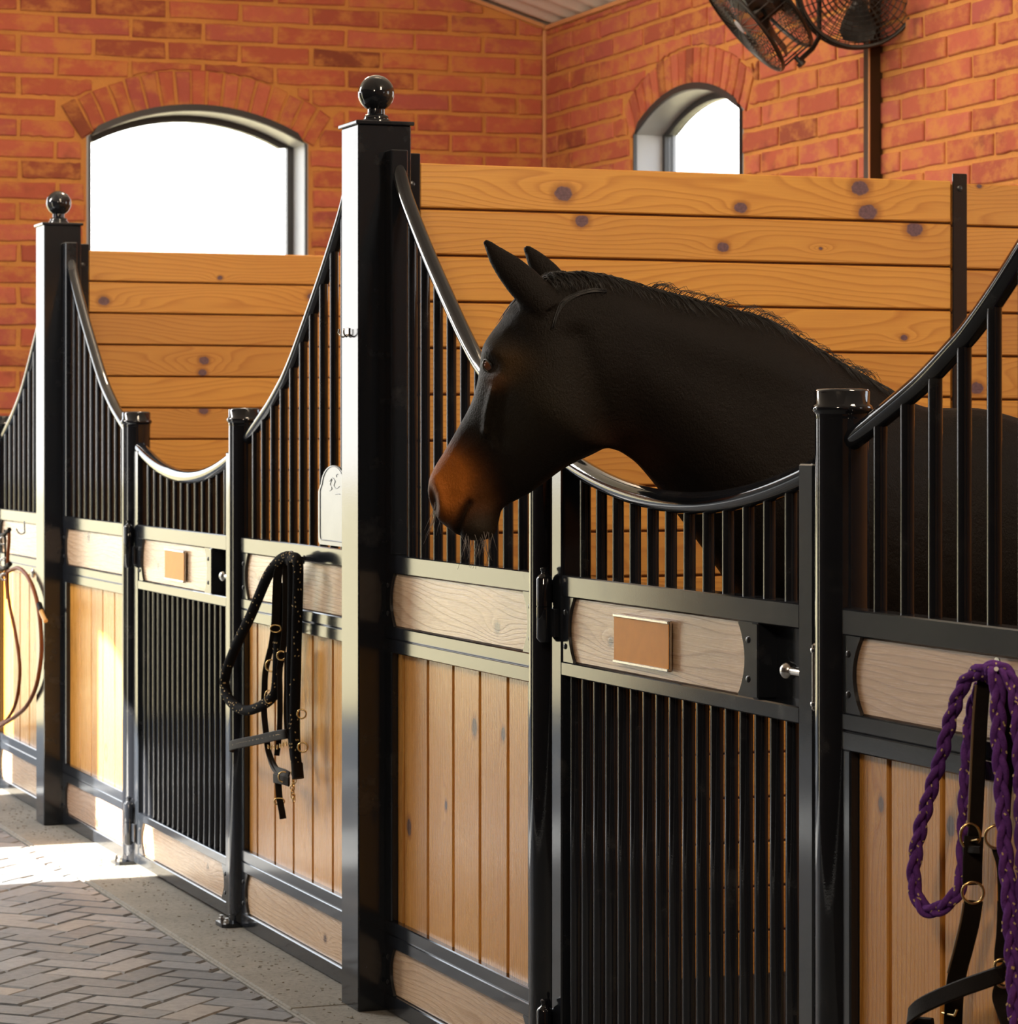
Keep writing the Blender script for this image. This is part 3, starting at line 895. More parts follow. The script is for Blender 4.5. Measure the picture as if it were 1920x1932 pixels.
def stall_door(yh, yl, label, plate_c, plate_w):
    """yh = hinge edge (far end), yl = latch edge (near end)"""
    root = thing('stall_door', (XC, (yh + yl) / 2, 0), label, 'door', 'barred stall doors')
    for s0, s1 in ((yl, yl + 0.056), (yh - 0.055, yh)):
        MB().box((X1, s0, 0.012), (XT, s1, 1.372), 0.003).build('stile', M['black'], root)
    for nm, z0, z1 in (('top_rail', 1.083, 1.128), ('middle_rail', 0.917, 0.947), ('lower_rail', 0.156, 0.183), ('bottom_rail', 0.012, 0.050)):
        MB().box((X1 + 0.0005, yl + 0.054, z0), (XT - 0.0005, yh - 0.053, z1), 0.0025).build(nm, M['black'], root)
    # dipping top tube
    L = yh - yl; c = (yh + yl) / 2 - 0.02
    def zt(y):
        u = abs((y - c) / (L / 2))
        return 1.292 + 0.082 * u ** 2.0
    pts = [(XC - 0.002, yl + 0.006 + (L - 0.012) * i / 40, zt(yl + 0.006 + (L - 0.012) * i / 40)) for i in range(41)]
    MB().tube(pts, 0.0215, 16).build('curved_rail', M['bar'], root, True, 60)
    n = 12
    for i in range(n):
        y = yh - 0.129 - i * 0.0885 * (L / 1.238)
        if y > yl + 0.07: bar(root, XC, y, 1.127, zt(y) - 0.01, 0.0118)
    y = yh - 0.076
    while y > yl + 0.085:
        bar(root, XC, y, 0.182, 0.918, 0.0126)
        y -= 0.0645
    # inset board, name plate and lock case
    ylock = yl + 0.222
    a, b = ylock + 0.028, yh - 0.053
    put_board('inset_board', M['inset'], b - a - 0.04, 0.137, 0.022, T(X1 + 0.022, (a + b) / 2, 1.015) @ M_HORZ, root, knots=[(0.22, -0.012, 0.009)])
    end_plate(root, a, 1, 0.9465, 1.0835); end_plate(root, b, -1, 0.9465, 1.0835)
    MB().box((X1, ylock, 0.9465), (XT, ylock + 0.028, 1.0835), 0.003).build('lock_stile', M['black'], root)
    mb = MB()
    mb.box((XT - 0.008, yl + 0.055, 0.946), (XT, ylock + 0.002, 1.084))
    mb.build('lock_case', M['black'], root)
    zb = 1.005
    bolt = MB()
    bolt.tube([(X1 + 0.014, yl + 0.05, zb), (X1 + 0.014, yl + 0.115, zb)], 0.0085, 14)
    bo = bolt.build('bolt', M['steel'], root, True, 50)
    prof = [(0.0165 * math.sin(math.pi * i / 12) + 0.0002, -0.0165 * math.cos(math.pi * i / 12)) for i in range(13)]
    MB().lathe(prof, (X1 + 0.014, yl + 0.122, zb), 20).build('knob', M['steel'], bo, True, 80)
    kp = MB().box((X1 - 0.004, yl - 0.010, 0.945), (X1 + 0.010, yl - 0.002, 1.062), 0.003).build('keeper_plate', M['steel'], root)
    for z in (0.957, 1.050):
        MB().lathe([(0.005, 0), (0.004, 0.004), (0.001, 0.005)], (0, 0, 0), 10, M_OUT.to_3x3()).build('screw', M['steel'], kp, True).matrix_basis = T(X1 - 0.004, yl - 0.006, z)
    # name plate: amber card in an aluminium holder
    z0, z1 = 0.966, 1.064
    np = MB().box((X1 + 0.000, plate_c - plate_w / 2, z0), (X1 + 0.006, plate_c + plate_w / 2, z1), 0.001).build('name_plate', M['steel'], root)
    MB().box((X1 - 0.0012, plate_c - plate_w / 2 + 0.001, z0 + 0.005), (X1 + 0.0005, plate_c + plate_w / 2 - 0.001, z1 - 0.006)).build('card', M['card'], np)
    for z in (z0, z1 - 0.006):
        MB().box((X1 - 0.004, plate_c - plate_w / 2, z), (X1 + 0.001, plate_c + plate_w / 2, z + 0.006), 0.001).build('clip_edge', M['steel'], np)
    # kick board
    put_board('kick_board', M['inset'], L - 0.15, 0.107, 0.022, T(X1 + 0.022, (yh + yl) / 2, 0.103) @ M_HORZ, root, nk=(1, 2))
    end_plate(root, yl + 0.055, 1, 0.0495, 0.1565); end_plate(root, yh - 0.054, -1, 0.0495, 0.1565)
    # hinges with finials
    for z0 in (0.072, 0.985):
        h = 0.150
        pr = [(0.010, 0), (0.0165, 0.008), (0.0165, h * 0.5 - 0.001), (0.0150, h * 0.5), (0.0165, h * 0.5 + 0.001), (0.0165, h - 0.016), (0.013, h - 0.010), (0.007, h - 0.006), (0.006, h - 0.002), (0.0085, h + 0.002), (0.0085, h + 0.006), (0.004, h + 0.009)]
        hg = MB().lathe(pr, (X1 - 0.0185, yh - 0.005, z0), 18).build('hinge', M['bar'], root, True, 50)
        MB().box((X1 - 0.012, yh - 0.045, z0 + 0.012), (X1 + 0.001, yh - 0.005, z0 + h * 0.48), 0.002).build('hinge_leaf', M['black'], hg)
        MB().box((X1 - 0.020, yh - 0.006, z0 + h * 0.54), (X1 - 0.008, yh + 0.034, z0 + h - 0.02), 0.002).build('hinge_leaf', M['black'], hg)
    return root

def round_post(y, label, flange=True):
    root = thing('round_post', (XC, y, 0), label, 'post', 'round door posts')
    r = 0.0465
    MB().lathe([(r, 0), (r, 1.452)], (XC, y, 0), 40).build('tube', M['bar'], root, True, 50)
    MB().lathe([(r, 1.45), (r + 0.0005, 1.4525), (r + 0.0008, 1.457), (r + 0.0006, 1.459), (r + 0.004, 1.4615), (r + 0.0062, 1.467), (r + 0.004, 1.4725), (r + 0.0005, 1.475), (r + 0.0008, 1.496), (r - 0.002, 1.500), (r - 0.012, 1.5015), (0.004, 1.502)], (XC, y, 0), 40).build('cap', M['bar'], root, True, 60)
    fl = MB()
    fp = [(-0.078, -0.034), (-0.068, -0.045), (0.03, -0.045), (0.03, 0.045), (-0.068, 0.045), (-0.078, 0.034)]
    fl.prism(fp, lambda a, b, d: (XC + a, y + b, d), 0.0, 0.011)
    f = fl.build('base_flange', M['black'], root, True, 40)
    for k in (-1, 1):
        MB().lathe([(0.0095, 0.011), (0.0095, 0.020), (0.006, 0.021), (0.006, 0.027)], (XC - 0.062, y + 0.030 * k, 0), 6).build('bolt', M['steel'], f)
    return root

def square_post(y0, label):
    s = 0.1378
    c = (X0 + s / 2, y0 + s / 2)
    root = thing('square_post', (c[0], c[1], 0), label, 'post', 'tall square posts with ball tops')
    MB().box((X0, y0, 0.0), (X0 + s, y0 + s, 2.190), 0.003).build('column', M['black'], root)
    MB().box((X0 - 0.007, y0 - 0.007, 2.189), (X0 + s + 0.007, y0 + s + 0.007, 2.199), 0.002).build('cap_plate', M['black'], root)
    pr = [(0.036, 2.199), (0.036, 2.206), (0.034, 2.209), (0.031, 2.209), (0.031, 2.216), (0.027, 2.220), (0.0215, 2.222), (0.0215, 2.232)]
    for i in range(25):
        t = -math.radians(62) + math.radians(152) * i / 24
        pr.append((max(0.0005, 0.0455 * math.cos(t)), 2.2745 + 0.0455 * math.sin(t)))
    MB().lathe(pr, (c[0], c[1], 0), 40).build('ball_finial', M['bar'], root, True, 50)
    return root

YC, YD, Y1, Y2, Y3 = 5.968, 4.597, 9.750, 8.408, 12.075
P1, P0, S = 7.031, 10.796, 0.1378
rp = 0.0475
square_post(P1, 'tall black square post with ball finial between the two stalls, nearest the camera')
square_post(P0, 'smaller looking square post with ball top at far left beside window')
round_post(YC, 'round black door post half hidden beneath the horse head')
round_post(YD, 'short round black post with ringed cap at right of the horse')
round_post(Y1, 'round hinge post at left side of far stall door')
round_post(Y2, 'round latch post of far door with bolted base beside hanging halter')
round_post(Y3, 'sunlit round post cut by the left picture edge')
front_panel(YC + rp, P1, 'front panel with wood inset below the horse muzzle', 6.572, 6.132)
front_panel(YD - rp, 3.40, 'front panel behind purple rope at right edge', 4.231, 4.457)
front_panel(Y1 + rp, P0, 'front panel with bright sun patch on planks', 10.217, 9.83)
front_panel(Y2 - rp, P1 + S, 'front panel behind the black halter and metal plate', 7.883, 8.286)
front_panel(Y3 - rp, P0 + S, 'front panel behind the chestnut reins at left edge', 11.30, 11.958)
stall_door(5.898, 4.660, 'barred stall door under the horse neck with amber name plate', 5.415, 0.275)
stall_door(9.680, 8.468, 'barred far stall door with pale name plate and dipping top rail', 9.135, 0.245)

# ---------------------------------------------------------------- wooden partitions between the stalls
def partition(yf, label, knots_px, straps):
    root = thing('stall_partition', (4.0, yf + 0.02, 0), label, 'partition', 'board partitions between stalls')
    x0 = X0 + S + 0.046
    top, bh = 2.108, 0.1167
    segs = []
    edges = [x0] + straps + [XB - 0.03]
    for a, b in zip(edges, edges[1:]): segs.append((a + 0.002, b - 0.002))
    kn = {}
    for px, py, rad in knots_px:
        p = onY(px, py, yf)
        kn.setdefault((int((top - p.z) / bh), next((i for i, s in enumerate(segs) if s[0] <= p.x <= s[1]), 0)), []).append((p.x, p.z, rad))
    for i in range(18):
        zc = top - bh * (i + 0.5)
        for j, (a, b) in enumerate(segs):
            dz = 0.0 if j == 0 else -0.006
            given = [(x - (a + b) / 2, z - zc, r) for x, z, r in kn.get((i, j), [])]
            if not given and i < 5 and j == 0 and knots_px: given = []
            elif not given: given = None
            put_board('board', M['board'], b - a, bh - 0.006, 0.036, T((a + b) / 2, yf + 0.018, zc + dz) @ M_PART, root, knots=given, nk=(0, 1, 1, 2))
    MB().box((x0, yf + 0.012, 0.02), (XB - 0.03, yf + 0.030, top - 0.01)).build('groove_core', M['groove'], root)
    ch = MB().box((X0 + S, yf - 0.012, 0.0), (X0 + S + 0.045, yf + 0.05, 2.128), 0.002).build('end_channel', M['black'], root)
    MB().lathe([(0.0085, 0), (0.0085, 0.004), (0.004, 0.006)], (0, 0, 0), 12, Matrix.Rotation(math.pi / 2, 3, 'X')).build('bolt', M['darkbolt'], ch, True).matrix_basis = T(X0 + S + 0.022, yf - 0.012, 2.05)
    for x in straps:
        st = MB().box((x, yf - 0.007, 0.0), (x + 0.043, yf - 0.0005, 2.125), 0.0015).build('strap', M['black'], root)
        MB().lathe([(0.0085, 0), (0.0085, 0.004), (0.004, 0.006)], (0, 0, 0), 12, Matrix.Rotation(math.pi / 2, 3, 'X')).build('bolt', M['darkbolt'], st, True).matrix_basis = T(x + 0.021, yf - 0.007, 2.085)
    return root
partition(7.104, 'high knotty board wall behind the horse', [
    (1063, 365, .019), (1397, 392, .014), (1622, 355, .020), (1637, 400, .021), (1097, 417, .015), (1363, 466, .013), (1725, 433, .019),
    (907, 327, .006), (1247, 372, .004), (1548, 469, .004), (1705, 637, .008), (1842, 728, .016), (1847, 347, .006), (1000, 585, .010)], [3.935])
partition(10.881, 'board wall under the big arched window in the far stall', [
    (385, 680, .015), (382, 703, .013), (384, 775, .014), (196, 568, .016), (590, 560, .017), (415, 524, .008)], [])
# ================================================================ THINGS HUNG ON THE FRONTS
M['rope_black'] = plain('black_rope', (0.009, 0.009, 0.010), 0.8, spec=0.03, noise=0.3, nscale=200, bump=0.5, bscale=260)
M['leather'] = plain('dark_leather', (0.013, 0.010, 0.008), 0.55, spec=0.05, noise=0.3, nscale=60, bump=0.15, bscale=300)
M['leather_edge'] = plain('tan_leather_edge', (0.16, 0.10, 0.05), 0.6)
M['purple'] = plain('purple_rope', (0.125, 0.040, 0.215), 0.85, noise=0.35, nscale=120, bump=0.7, bscale=380, spec=0.05)
M['fleck'] = plain('yellow_fleck', (0.55, 0.40, 0.18), 0.7)
M['rein'] = plain('chestnut_leather', (0.175, 0.048, 0.012), 0.5, spec=0.12, noise=0.3, nscale=50)
M['tan'] = plain('tan_leather', (0.62, 0.34, 0.10), 0.5)

def pathX(pts, X, n=8):
    """pixel list (x, y[, dX]) -> smooth path lying near the plane X"""
    return spline([onX(p[0], p[1], X + (p[2] if len(p) > 2 else 0.0)) for p in pts], n)
def ring_mesh(mb, c, r, t, a0=0, axis=None, seg=22, sq=1.0, sz=1.0):
    pts = []
    for i in range(seg):
        a = 2 * math.pi * i / seg
        v = Vector((0, r * math.cos(a) * sq, r * math.sin(a) * sz))
        if axis is not None: v = axis @ v
        pts.append(Vector(c) + v)
    return mb.tube(pts, t, 8, closed=True)
def flecks(path, r, n, mat, parent, ln=0.004, seed=1, name='fleck'):
    """little coloured threads lying on a rope's skin"""
    q = random.Random(seed); mb = MB()
    for k in range(n):
        i = q.randrange(1, len(path) - 1)
        t = (path[i + 1] - path[i - 1]).normalized()
        out = Vector((-0.8, -0.9, 0.1)); out = (out - t * out.dot(t)).normalized()
        s = t.cross(out)
        a = q.uniform(-1.1, 1.1)
        d = out * math.cos(a) + s * math.sin(a)
        p = path[i] + d * r
        e = (t + s * q.uniform(-0.7, 0.7)).normalized()
        b = e.cross(d).normalized() * 0.0011
        vs = [p - e * ln / 2 - b, p + e * ln / 2 - b, p + e * ln / 2 + b, p - e * ln / 2 + b]
        mb.add(vs + [v + d * 0.0010 for v in vs], [(0, 1, 2, 3), (7, 6, 5, 4), (0, 4, 5, 1), (1, 5, 6, 2), (2, 6, 7, 3), (3, 7, 4, 0)])
    return tag(mb.build(name, mat, parent), kind='stuff')

# ---- black rope and halter on the far stall's panel
XR = 2.268
hk = thing('peg_hook', onX(575, 1054, X1), 'rounded black peg hook holding the black halter', 'hook', None)
c = onX(575, 1052, XR)
MB().lathe([(0.006, 0), (0.006, 0.032), (0.021, 0.034), (0.022, 0.040), (0.016, 0.046), (0.004, 0.048)], onX(575, 1054, X1 + 0.001), 20, M_OUT.to_3x3()).build('peg', M['black'], hk, True, 50)
MB().lathe([(0.012, 0), (0.012, 0.003)], onX(573, 1056, X1 + 0.0005), 16, M_OUT.to_3x3()).build('back_plate', M['black'], hk, True, 50)

lr = thing('lead_rope', onX(556, 1060, XR), 'thick black lead rope with pale flecks looped beside metal plate', 'rope')
loop = pathX([(556, 1057, 0.004), (545, 1050), (533, 1053, -0.004), (518, 1067, -0.006), (502, 1093, -0.008), (474, 1159, -0.008), (447, 1215, -0.010), (427, 1267, -0.014), (425, 1298, -0.014), (437, 1326, -0.012), (462, 1340, -0.006), (490, 1333), (515, 1314, 0.008), (522, 1288, 0.012), (526, 1200, 0.016), (530, 1100, 0.02)], XR)
MB().tube(loop, 0.0145, 12).build('rope', M['rope_black'], lr, True, 80)
s1 = pathX([(546, 1058, 0.012), (556, 1052, -0.006), (562, 1064, -0.012), (562, 1110, -0.010), (560, 1180, -0.008), (558, 1270, -0.008), (556, 1348, -0.006), (557, 1410, -0.006), (560, 1450, -0.006)], XR)
MB().tube(s1, 0.0145, 12).build('rope', M['rope_black'], lr, True, 80)
s2 = pathX([(540, 1056, 0.010), (547, 1056), (551, 1080), (550, 1180, 0.008), (548, 1270, 0.008), (549, 1350, 0.010), (552, 1400, 0.010), (557, 1440, 0.012)], XR)
MB().tube(s2, 0.0125, 12).build('rope', M['rope_black'], lr, True, 80)
flecks(loop, 0.0145, 110, M['fleck'], lr, 0.004, 3)
flecks(s1, 0.0145, 60, M['fleck'], lr, 0.004, 4)
e = pathX([(560, 1440, -0.006), (561, 1455, -0.006), (562, 1469, -0.006)], XR, 4)
MB().tube(e, 0.0165, 12).build('end_cap', M['leather'], lr, True, 60)
for k in range(8):
    a = Vector(onX(553 + 2.0 * math.sin(k), 1458 + 7.2 * k, XR - 0.008))
    ax = Matrix.Rotation(math.radians(50 + 85 * (k % 2)), 3, 'Z')
    ring_mesh(MB(), a, 0.0078, 0.0017, axis=ax, seg=14, sq=0.75).build('chain_link', M['brass'], lr, True, 80)

ha = thing('halter', onX(524, 1066, XR), 'black leather halter with gold studded noseband on wooden panel', 'halter')
def strapX(nm, pts, w, th, X, parent, mat, side=(0.15, 1, 0), n=6):
    return MB().strap(pathX(pts, X, n), side, w, th).build(nm, mat, parent)
XH = 2.272
HS = (0.45, 0.9, 0)
strapX('crown_strap', [(552, 1058, 0.01), (536, 1060), (525, 1078, -0.004), (522, 1120, -0.004), (520, 1172, -0.004), (517, 1200), (512, 1232)], 0.024, 0.005, XH, ha, M['leather'], (0.94, -0.35, 0))
strapX('crown_strap', [(553, 1058, 0.018), (540, 1068, 0.010), (539, 1120, 0.010), (538, 1180, 0.010), (533, 1228, 0.010), (527, 1262, 0.006)], 0.018, 0.005, XH, ha, M['leather'], (0.94, -0.35, 0))
strapX('cheek_strap', [(510, 1225, -0.002), (501, 1265), (499, 1300), (498, 1340), (502, 1385), (507, 1420), (518, 1446), (530, 1460)], 0.017, 0.004, XH, ha, M['leather'], (0.94, -0.35, 0))
strapX('cheek_strap', [(527, 1262), (528, 1300), (528, 1350), (526, 1395), (522, 1425)], 0.015, 0.004, XH, ha, M['leather'], (0.94, -0.35, 0))
strapX('cheek_strap', [(541, 1230, 0.008), (541, 1290, 0.008), (540, 1345, 0.008), (542, 1386, 0.006)], 0.015, 0.004, XH, ha, M['leather'], (0.94, -0.35, 0))
nb_pts = [(546, 1378, 0.02), (541, 1384, -0.008), (520, 1388, -0.018), (485, 1396, -0.026), (455, 1402, -0.030), (438, 1406, -0.028), (434, 1409, -0.018), (440, 1411, 0.0)]
nbm = strapX('noseband', nb_pts, 0.027, 0.006, XH, ha, M['leather'], (0, 0, 1), 8)
st = MB()
npth = pathX([(534, 1385, -0.013), (520, 1387, -0.018), (485, 1395, -0.026), (455, 1401, -0.030), (440, 1405, -0.029)], XH, 10)
tot = len(npth)
for i in range(22):
    p = npth[int(i * (tot - 1) / 21)]
    st.lathe([(0.0022, 0), (0.0018, 0.001), (0.0006, 0.0016)], p + Vector((-0.35, -0.93, 0)) * 0.0035, 8, Matrix.Rotation(math.radians(-110), 3, 'Z') @ Matrix.Rotation(math.pi / 2, 3, 'Y'))
tag(st.build('stud', M['brass'], nbm, True), kind='stuff')
strapX('chin_strap', [(506, 1420, 0.004), (512, 1440), (520, 1452, -0.004), (536, 1458, -0.006), (545, 1463, -0.004)], 0.020, 0.005, XH, ha, M['leather'], (0.2, 0.3, 0.9))
strapX('hanging_strap', [(524, 1462, -0.006), (525, 1480, -0.006), (527, 1505, -0.006), (529, 1516, -0.005), (532, 1532, -0.004), (534, 1545, -0.002)], 0.018, 0.004, XH, ha, M['leather'], (0.94, -0.35, 0))
strapX('keeper', [(517, 1468, -0.012), (526, 1470, -0.014), (536, 1472, -0.012), (545, 1475, -0.008)], 0.026, 0.006, XH, ha, M['leather'], (0, 0, 1))
for (x, y, r, dx) in ((512, 1256, 0.016, -0.006), (569, 1347, 0.012, 0.0), (571, 1410, 0.013, 0.0), (531, 1237, 0.012, 0.0), (535, 1466, 0.014, -0.012)):
    ring_mesh(MB(), onX(x, y, XH + dx), r, 0.0024, axis=Matrix.Rotation(math.radians(65), 3, 'Z'), seg=20).build('ring', M['brass'], ha, True, 80)
for (x, y, w, h) in ((520, 1186, 0.015, 0.010), (527, 1512, 0.014, 0.009), (507, 1315, 0.011, 0.018)):
    ring_mesh(MB(), onX(x, y, XH - 0.007), 1.0, 0.0020, axis=Matrix.Rotation(math.radians(68), 3, 'Z'), seg=16, sq=w, sz=h).build('buckle', M['brass'], ha, True, 80)
for k in range(9):
    ring_mesh(MB(), onX(506 + 5.6 * k, 1409 + 2.5 * math.sin(k * 0.7) - 0.6 * k, XH - 0.004), 0.0062, 0.0015, axis=Matrix.Rotation(math.radians(30 + 80 * (k % 2)), 3, 'X'), seg=12, sz=0.7).build('chain_link', M['brass'], ha, True, 80)

# ---- purple braided rope and brown halter on the nearest panel
XP = 2.272
ph = thing('wire_hook', onX(1881, 1250, X1), 'small bright hook under the rail holding the purple rope', 'hook')
MB().tube(pathX([(1882, 1252, 0.037), (1882, 1252, 0.020), (1881, 1258, 0.004), (1880, 1270, -0.014), (1879, 1262, -0.026)], XP, 6), 0.0036, 10).build('hook_wire', M['steel'], ph, True, 60)
MB().lathe([(0.009, 0), (0.009, 0.002)], onX(1882, 1251, X1 - 0.0005), 14, M_OUT.to_3x3()).build('back_plate', M['steel'], ph, True, 50)
pr_ = thing('braided_rope', onX(1875, 1262, XP), 'purple braided lead rope with yellow flecks hanging at right', 'rope')
def braid(path, amp, r, period, parent, seed):
    # resample evenly
    out = [path[0]]; step = 0.0035; acc = 0.0
    for p, q in zip(path, path[1:]):
        d = (q - p).length; u = (q - p) / d if d else Vector(); s = step - acc
        while s <= d:
            out.append(p + u * s); s += step
        acc = d - (s - step)
    n = len(out); strands = [[], [], []]
    for i, p in enumerate(out):
        t = (out[min(i + 2, n - 1)] - out[max(i - 2, 0)]).normalized()
        v = Vector((-SN, -CS, 0)); v = (v - t * v.dot(t)).normalized()
        s = t.cross(v)
        for k in range(3):
            ph_ = 2 * math.pi * (i * step / period + k / 3)
            strands[k].append(p + s * (amp * math.sin(ph_)) + v * (amp * 0.62 * math.sin(2 * ph_)))
    for k in range(3):
        MB().tube(strands[k], r, 9).build('strand', M['purple'], parent, True, 80)
        flecks(strands[k], r, max(10, n // 7), M['fleck'], parent, 0.0042, seed + k)
braid(pathX([(1893, 1275, 0.010), (1884, 1262, -0.004), (1863, 1261, -0.012), (1840, 1269, -0.014), (1818, 1291, -0.016), (1806, 1318, -0.018), (1791, 1363, -0.018), (1776, 1424, -0.018), (1761, 1473, -0.018), (1746, 1526, -0.020), (1734, 1571, -0.022), (1726, 1621, -0.024), (1724, 1666, -0.024), (1735, 1704, -0.022), (1754, 1719, -0.018), (1780, 1710, -0.010), (1802, 1689, 0.0), (1815, 1655, 0.010), (1818, 1579, 0.016), (1822, 1484, 0.018), (1833, 1352, 0.018), (1852, 1292, 0.014)], XP), 0.0066, 0.0057, 0.116, pr_, 11)
braid(pathX([(1860, 1280, 0.014), (1868, 1264, -0.010), (1877, 1272, -0.020), (1882, 1314, -0.022), (1883, 1390, -0.022), (1888, 1465, -0.022), (1892, 1541, -0.022), (1897, 1617, -0.022), (1903, 1693, -0.022), (1907, 1768, -0.022), (1912, 1844, -0.022), (1916, 1932, -0.022), (1919, 1990, -0.022)], XP), 0.0068, 0.0059, 0.120, pr_, 21)
braid(pathX([(1872, 1282, 0.016), (1884, 1264, -0.004), (1900, 1270, -0.010), (1911, 1296, -0.010), (1919, 1350, -0.010), (1923, 1420, -0.010), (1926, 1520, -0.008), (1930, 1700, -0.008), (1934, 1990, -0.008)], XP), 0.0066, 0.0053, 0.118, pr_, 31)

bh = thing('halter', onX(1854, 1280, XP), 'brown leather halter with brass rings hung behind purple rope', 'halter')
FS = (0.94, -0.35, 0.0)
XQ = XP + 0.006
a = strapX('crown_strap', [(1872, 1278, 0.018), (1862, 1276, 0.008), (1855, 1292, 0.0), (1850, 1350), (1846, 1430), (1843, 1500), (1840, 1560), (1837, 1580)], 0.0215, 0.006, XQ, bh, M['leather'], FS)
MB().tube([p + Vector((-0.0105, 0.0036, 0)) for p in pathX([(1855, 1292), (1850, 1350), (1846, 1430), (1843, 1500), (1840, 1560)], XQ, 6)], 0.0024, 6).build('edge', M['leather_edge'], a, True, 80)
strapX('crown_strap', [(1890, 1290, 0.02), (1899, 1350, 0.016), (1898, 1450, 0.016), (1893, 1540, 0.014)], 0.020, 0.006, XQ, bh, M['leather'], FS)
strapX('cheek_strap', [(1837, 1578, -0.004), (1835, 1610, -0.006), (1834, 1650, -0.006), (1834, 1668, -0.004)], 0.030, 0.007, XQ, bh, M['leather'], FS)
strapX('keeper', [(1818, 1602, -0.012), (1834, 1603, -0.015), (1850, 1604, -0.012)], 0.012, 0.005, XQ, bh, M['leather'], (0, 0, 1))
b_ = strapX('cheek_strap', [(1836, 1700, -0.004), (1830, 1740, -0.004), (1818, 1790, -0.002), (1806, 1835, 0.0), (1800, 1880, 0.004), (1796, 1960, 0.006)], 0.029, 0.006, XQ, bh, M['leather'], FS)
MB().tube([p + Vector((-0.0140, 0.0050, 0)) for p in pathX([(1836, 1704, -0.004), (1830, 1740, -0.004), (1818, 1790, -0.002), (1806, 1835)], XQ, 6)], 0.0022, 6).build('edge', M['leather_edge'], b_, True, 80)
strapX('noseband', [(1897, 1822, 0.012), (1888, 1836, -0.006), (1860, 1848, -0.016), (1820, 1862, -0.026), (1775, 1880, -0.034), (1738, 1898, -0.038), (1718, 1914, -0.034), (1716, 1924, -0.020), (1728, 1932, 0.0), (1760, 1936, 0.012)], 0.026, 0.007, XQ, bh, M['leather'], (0.0, -0.25, 1), 8)
strapX('throat_strap', [(1891, 1700, 0.008), (1889, 1760, 0.006), (1885, 1800, 0.004), (1886, 1816, 0.004)], 0.016, 0.005, XQ, bh, M['leather'], FS)
strapX('throat_strap', [(1880, 1600, 0.010), (1890, 1640, 0.010), (1893, 1720, 0.010)], 0.016, 0.005, XQ, bh, M['leather'], FS)
strapX('chin_strap', [(1891, 1858, 0.0), (1886, 1880, -0.002), (1893, 1905, 0.0), (1905, 1940, 0.0)], 0.024, 0.006, XQ, bh, M['leather'], FS)
for (x, y, r, dx) in ((1835, 1684, 0.0165, -0.006), (1880, 1579, 0.0175, 0.004), (1889, 1822, 0.010, 0.004), (1893, 1848, 0.012, 0.0)):
    ring_mesh(MB(), onX(x, y, XQ + dx), r, 0.0023, axis=Matrix.Rotation(math.radians(66), 3, 'Z'), seg=22).build('ring', M['brass'], bh, True, 80)
ring_mesh(MB(), onX(1830, 1578, XQ - 0.010), 1.0, 0.0024, axis=Matrix.Rotation(math.radians(68), 3, 'Z'), seg=18, sq=0.015, sz=0.020).build('buckle', M['brass'], bh, True, 80)
MB().tube([onX(1817, 1590, XQ - 0.012), onX(1844, 1584, XQ - 0.012)], 0.0018, 8).build('buckle_tongue', M['brass'], bh, True, 80)
MB().tube([onX(1777, 1911, XQ - 0.004), onX(1800, 1916, XQ - 0.006), onX(1805, 1905, XQ - 0.004)], 0.0018, 8).build('buckle_tongue', M['brass'], bh, True, 80)

# ---- brown reins at the left edge, with a bit; hook and bolt
XN = 2.236
rn = thing('bridle', onX(12, 1000, XN), 'chestnut leather reins and dark bit hanging at left edge', 'bridle')
MB().tube(pathX([(6, 1085, 0.012), (20, 1076), (35, 1072, -0.010), (50, 1085, -0.012), (62, 1108, -0.012), (70, 1135, -0.012), (75, 1165, -0.012), (78, 1205, -0.012), (77, 1245, -0.010), (68, 1295, -0.008), (50, 1332, -0.004), (28, 1352), (10, 1364), (-8, 1374), (-30, 1372)], XN), 0.0078, 10).build('rein', M['rein'], rn, True, 80)
MB().tube(pathX([(17, 995), (17, 1020), (15, 1050), (14, 1095), (17, 1135), (28, 1190), (36, 1240), (37, 1280), (30, 1325), (14, 1356), (-4, 1368), (-20, 1372)], XN), 0.0066, 10).build('rein', M['rein'], rn, True, 80)
MB().tube(pathX([(9, 1000), (10, 1040, -0.004), (11, 1090), (13, 1130)], XN), 0.0045, 8).build('cheek_strap', M['leather'], rn, True, 80)
MB().tube(pathX([(74, 1140, -0.014), (78, 1152, -0.016)], XN, 4), 0.0105, 10).build('rein_stop', M['leather'], rn, True, 60)
MB().strap(pathX([(77, 1150, -0.016), (80, 1160, -0.018), (86, 1172, -0.018)], XN, 4), (0.9, -0.3, 0.3), 0.016, 0.012).build('tag', M['tan'], rn)
for (x, y, r) in ((9, 1062, 0.020), (5, 1020, 0.014), (8, 1088, 0.013)):
    ring_mesh(MB(), onX(x, y, XN - 0.01), r, 0.0036, axis=Matrix.Rotation(math.radians(60), 3, 'Z'), seg=18).build('bit_ring', M['steel'], rn, True, 80)
MB().tube(pathX([(3, 1010), (9, 1008), (18, 999)], XN - 0.004, 5), 0.0085, 10).build('buckle', M['leather'], rn, True, 60)
MB().tube(pathX([(4, 1074), (12, 1070), (19, 1064)], XN - 0.006, 5), 0.0095, 10).build('keeper', M['leather'], rn, True, 60)
jh = thing('wire_hook', onX(46, 988, X1), 'thin J shaped wire hook on pale inset board at left', 'hook')
MB().tube(pathX([(46, 984, 0.046), (46, 988, 0.030), (46.5, 1000, 0.026), (46, 1005, 0.022), (40, 1007.5, 0.014), (34, 1004, 0.006), (31, 998, 0.002)], XN, 6), 0.0028, 8).build('hook_wire', M['darkbolt'], jh, True, 60)
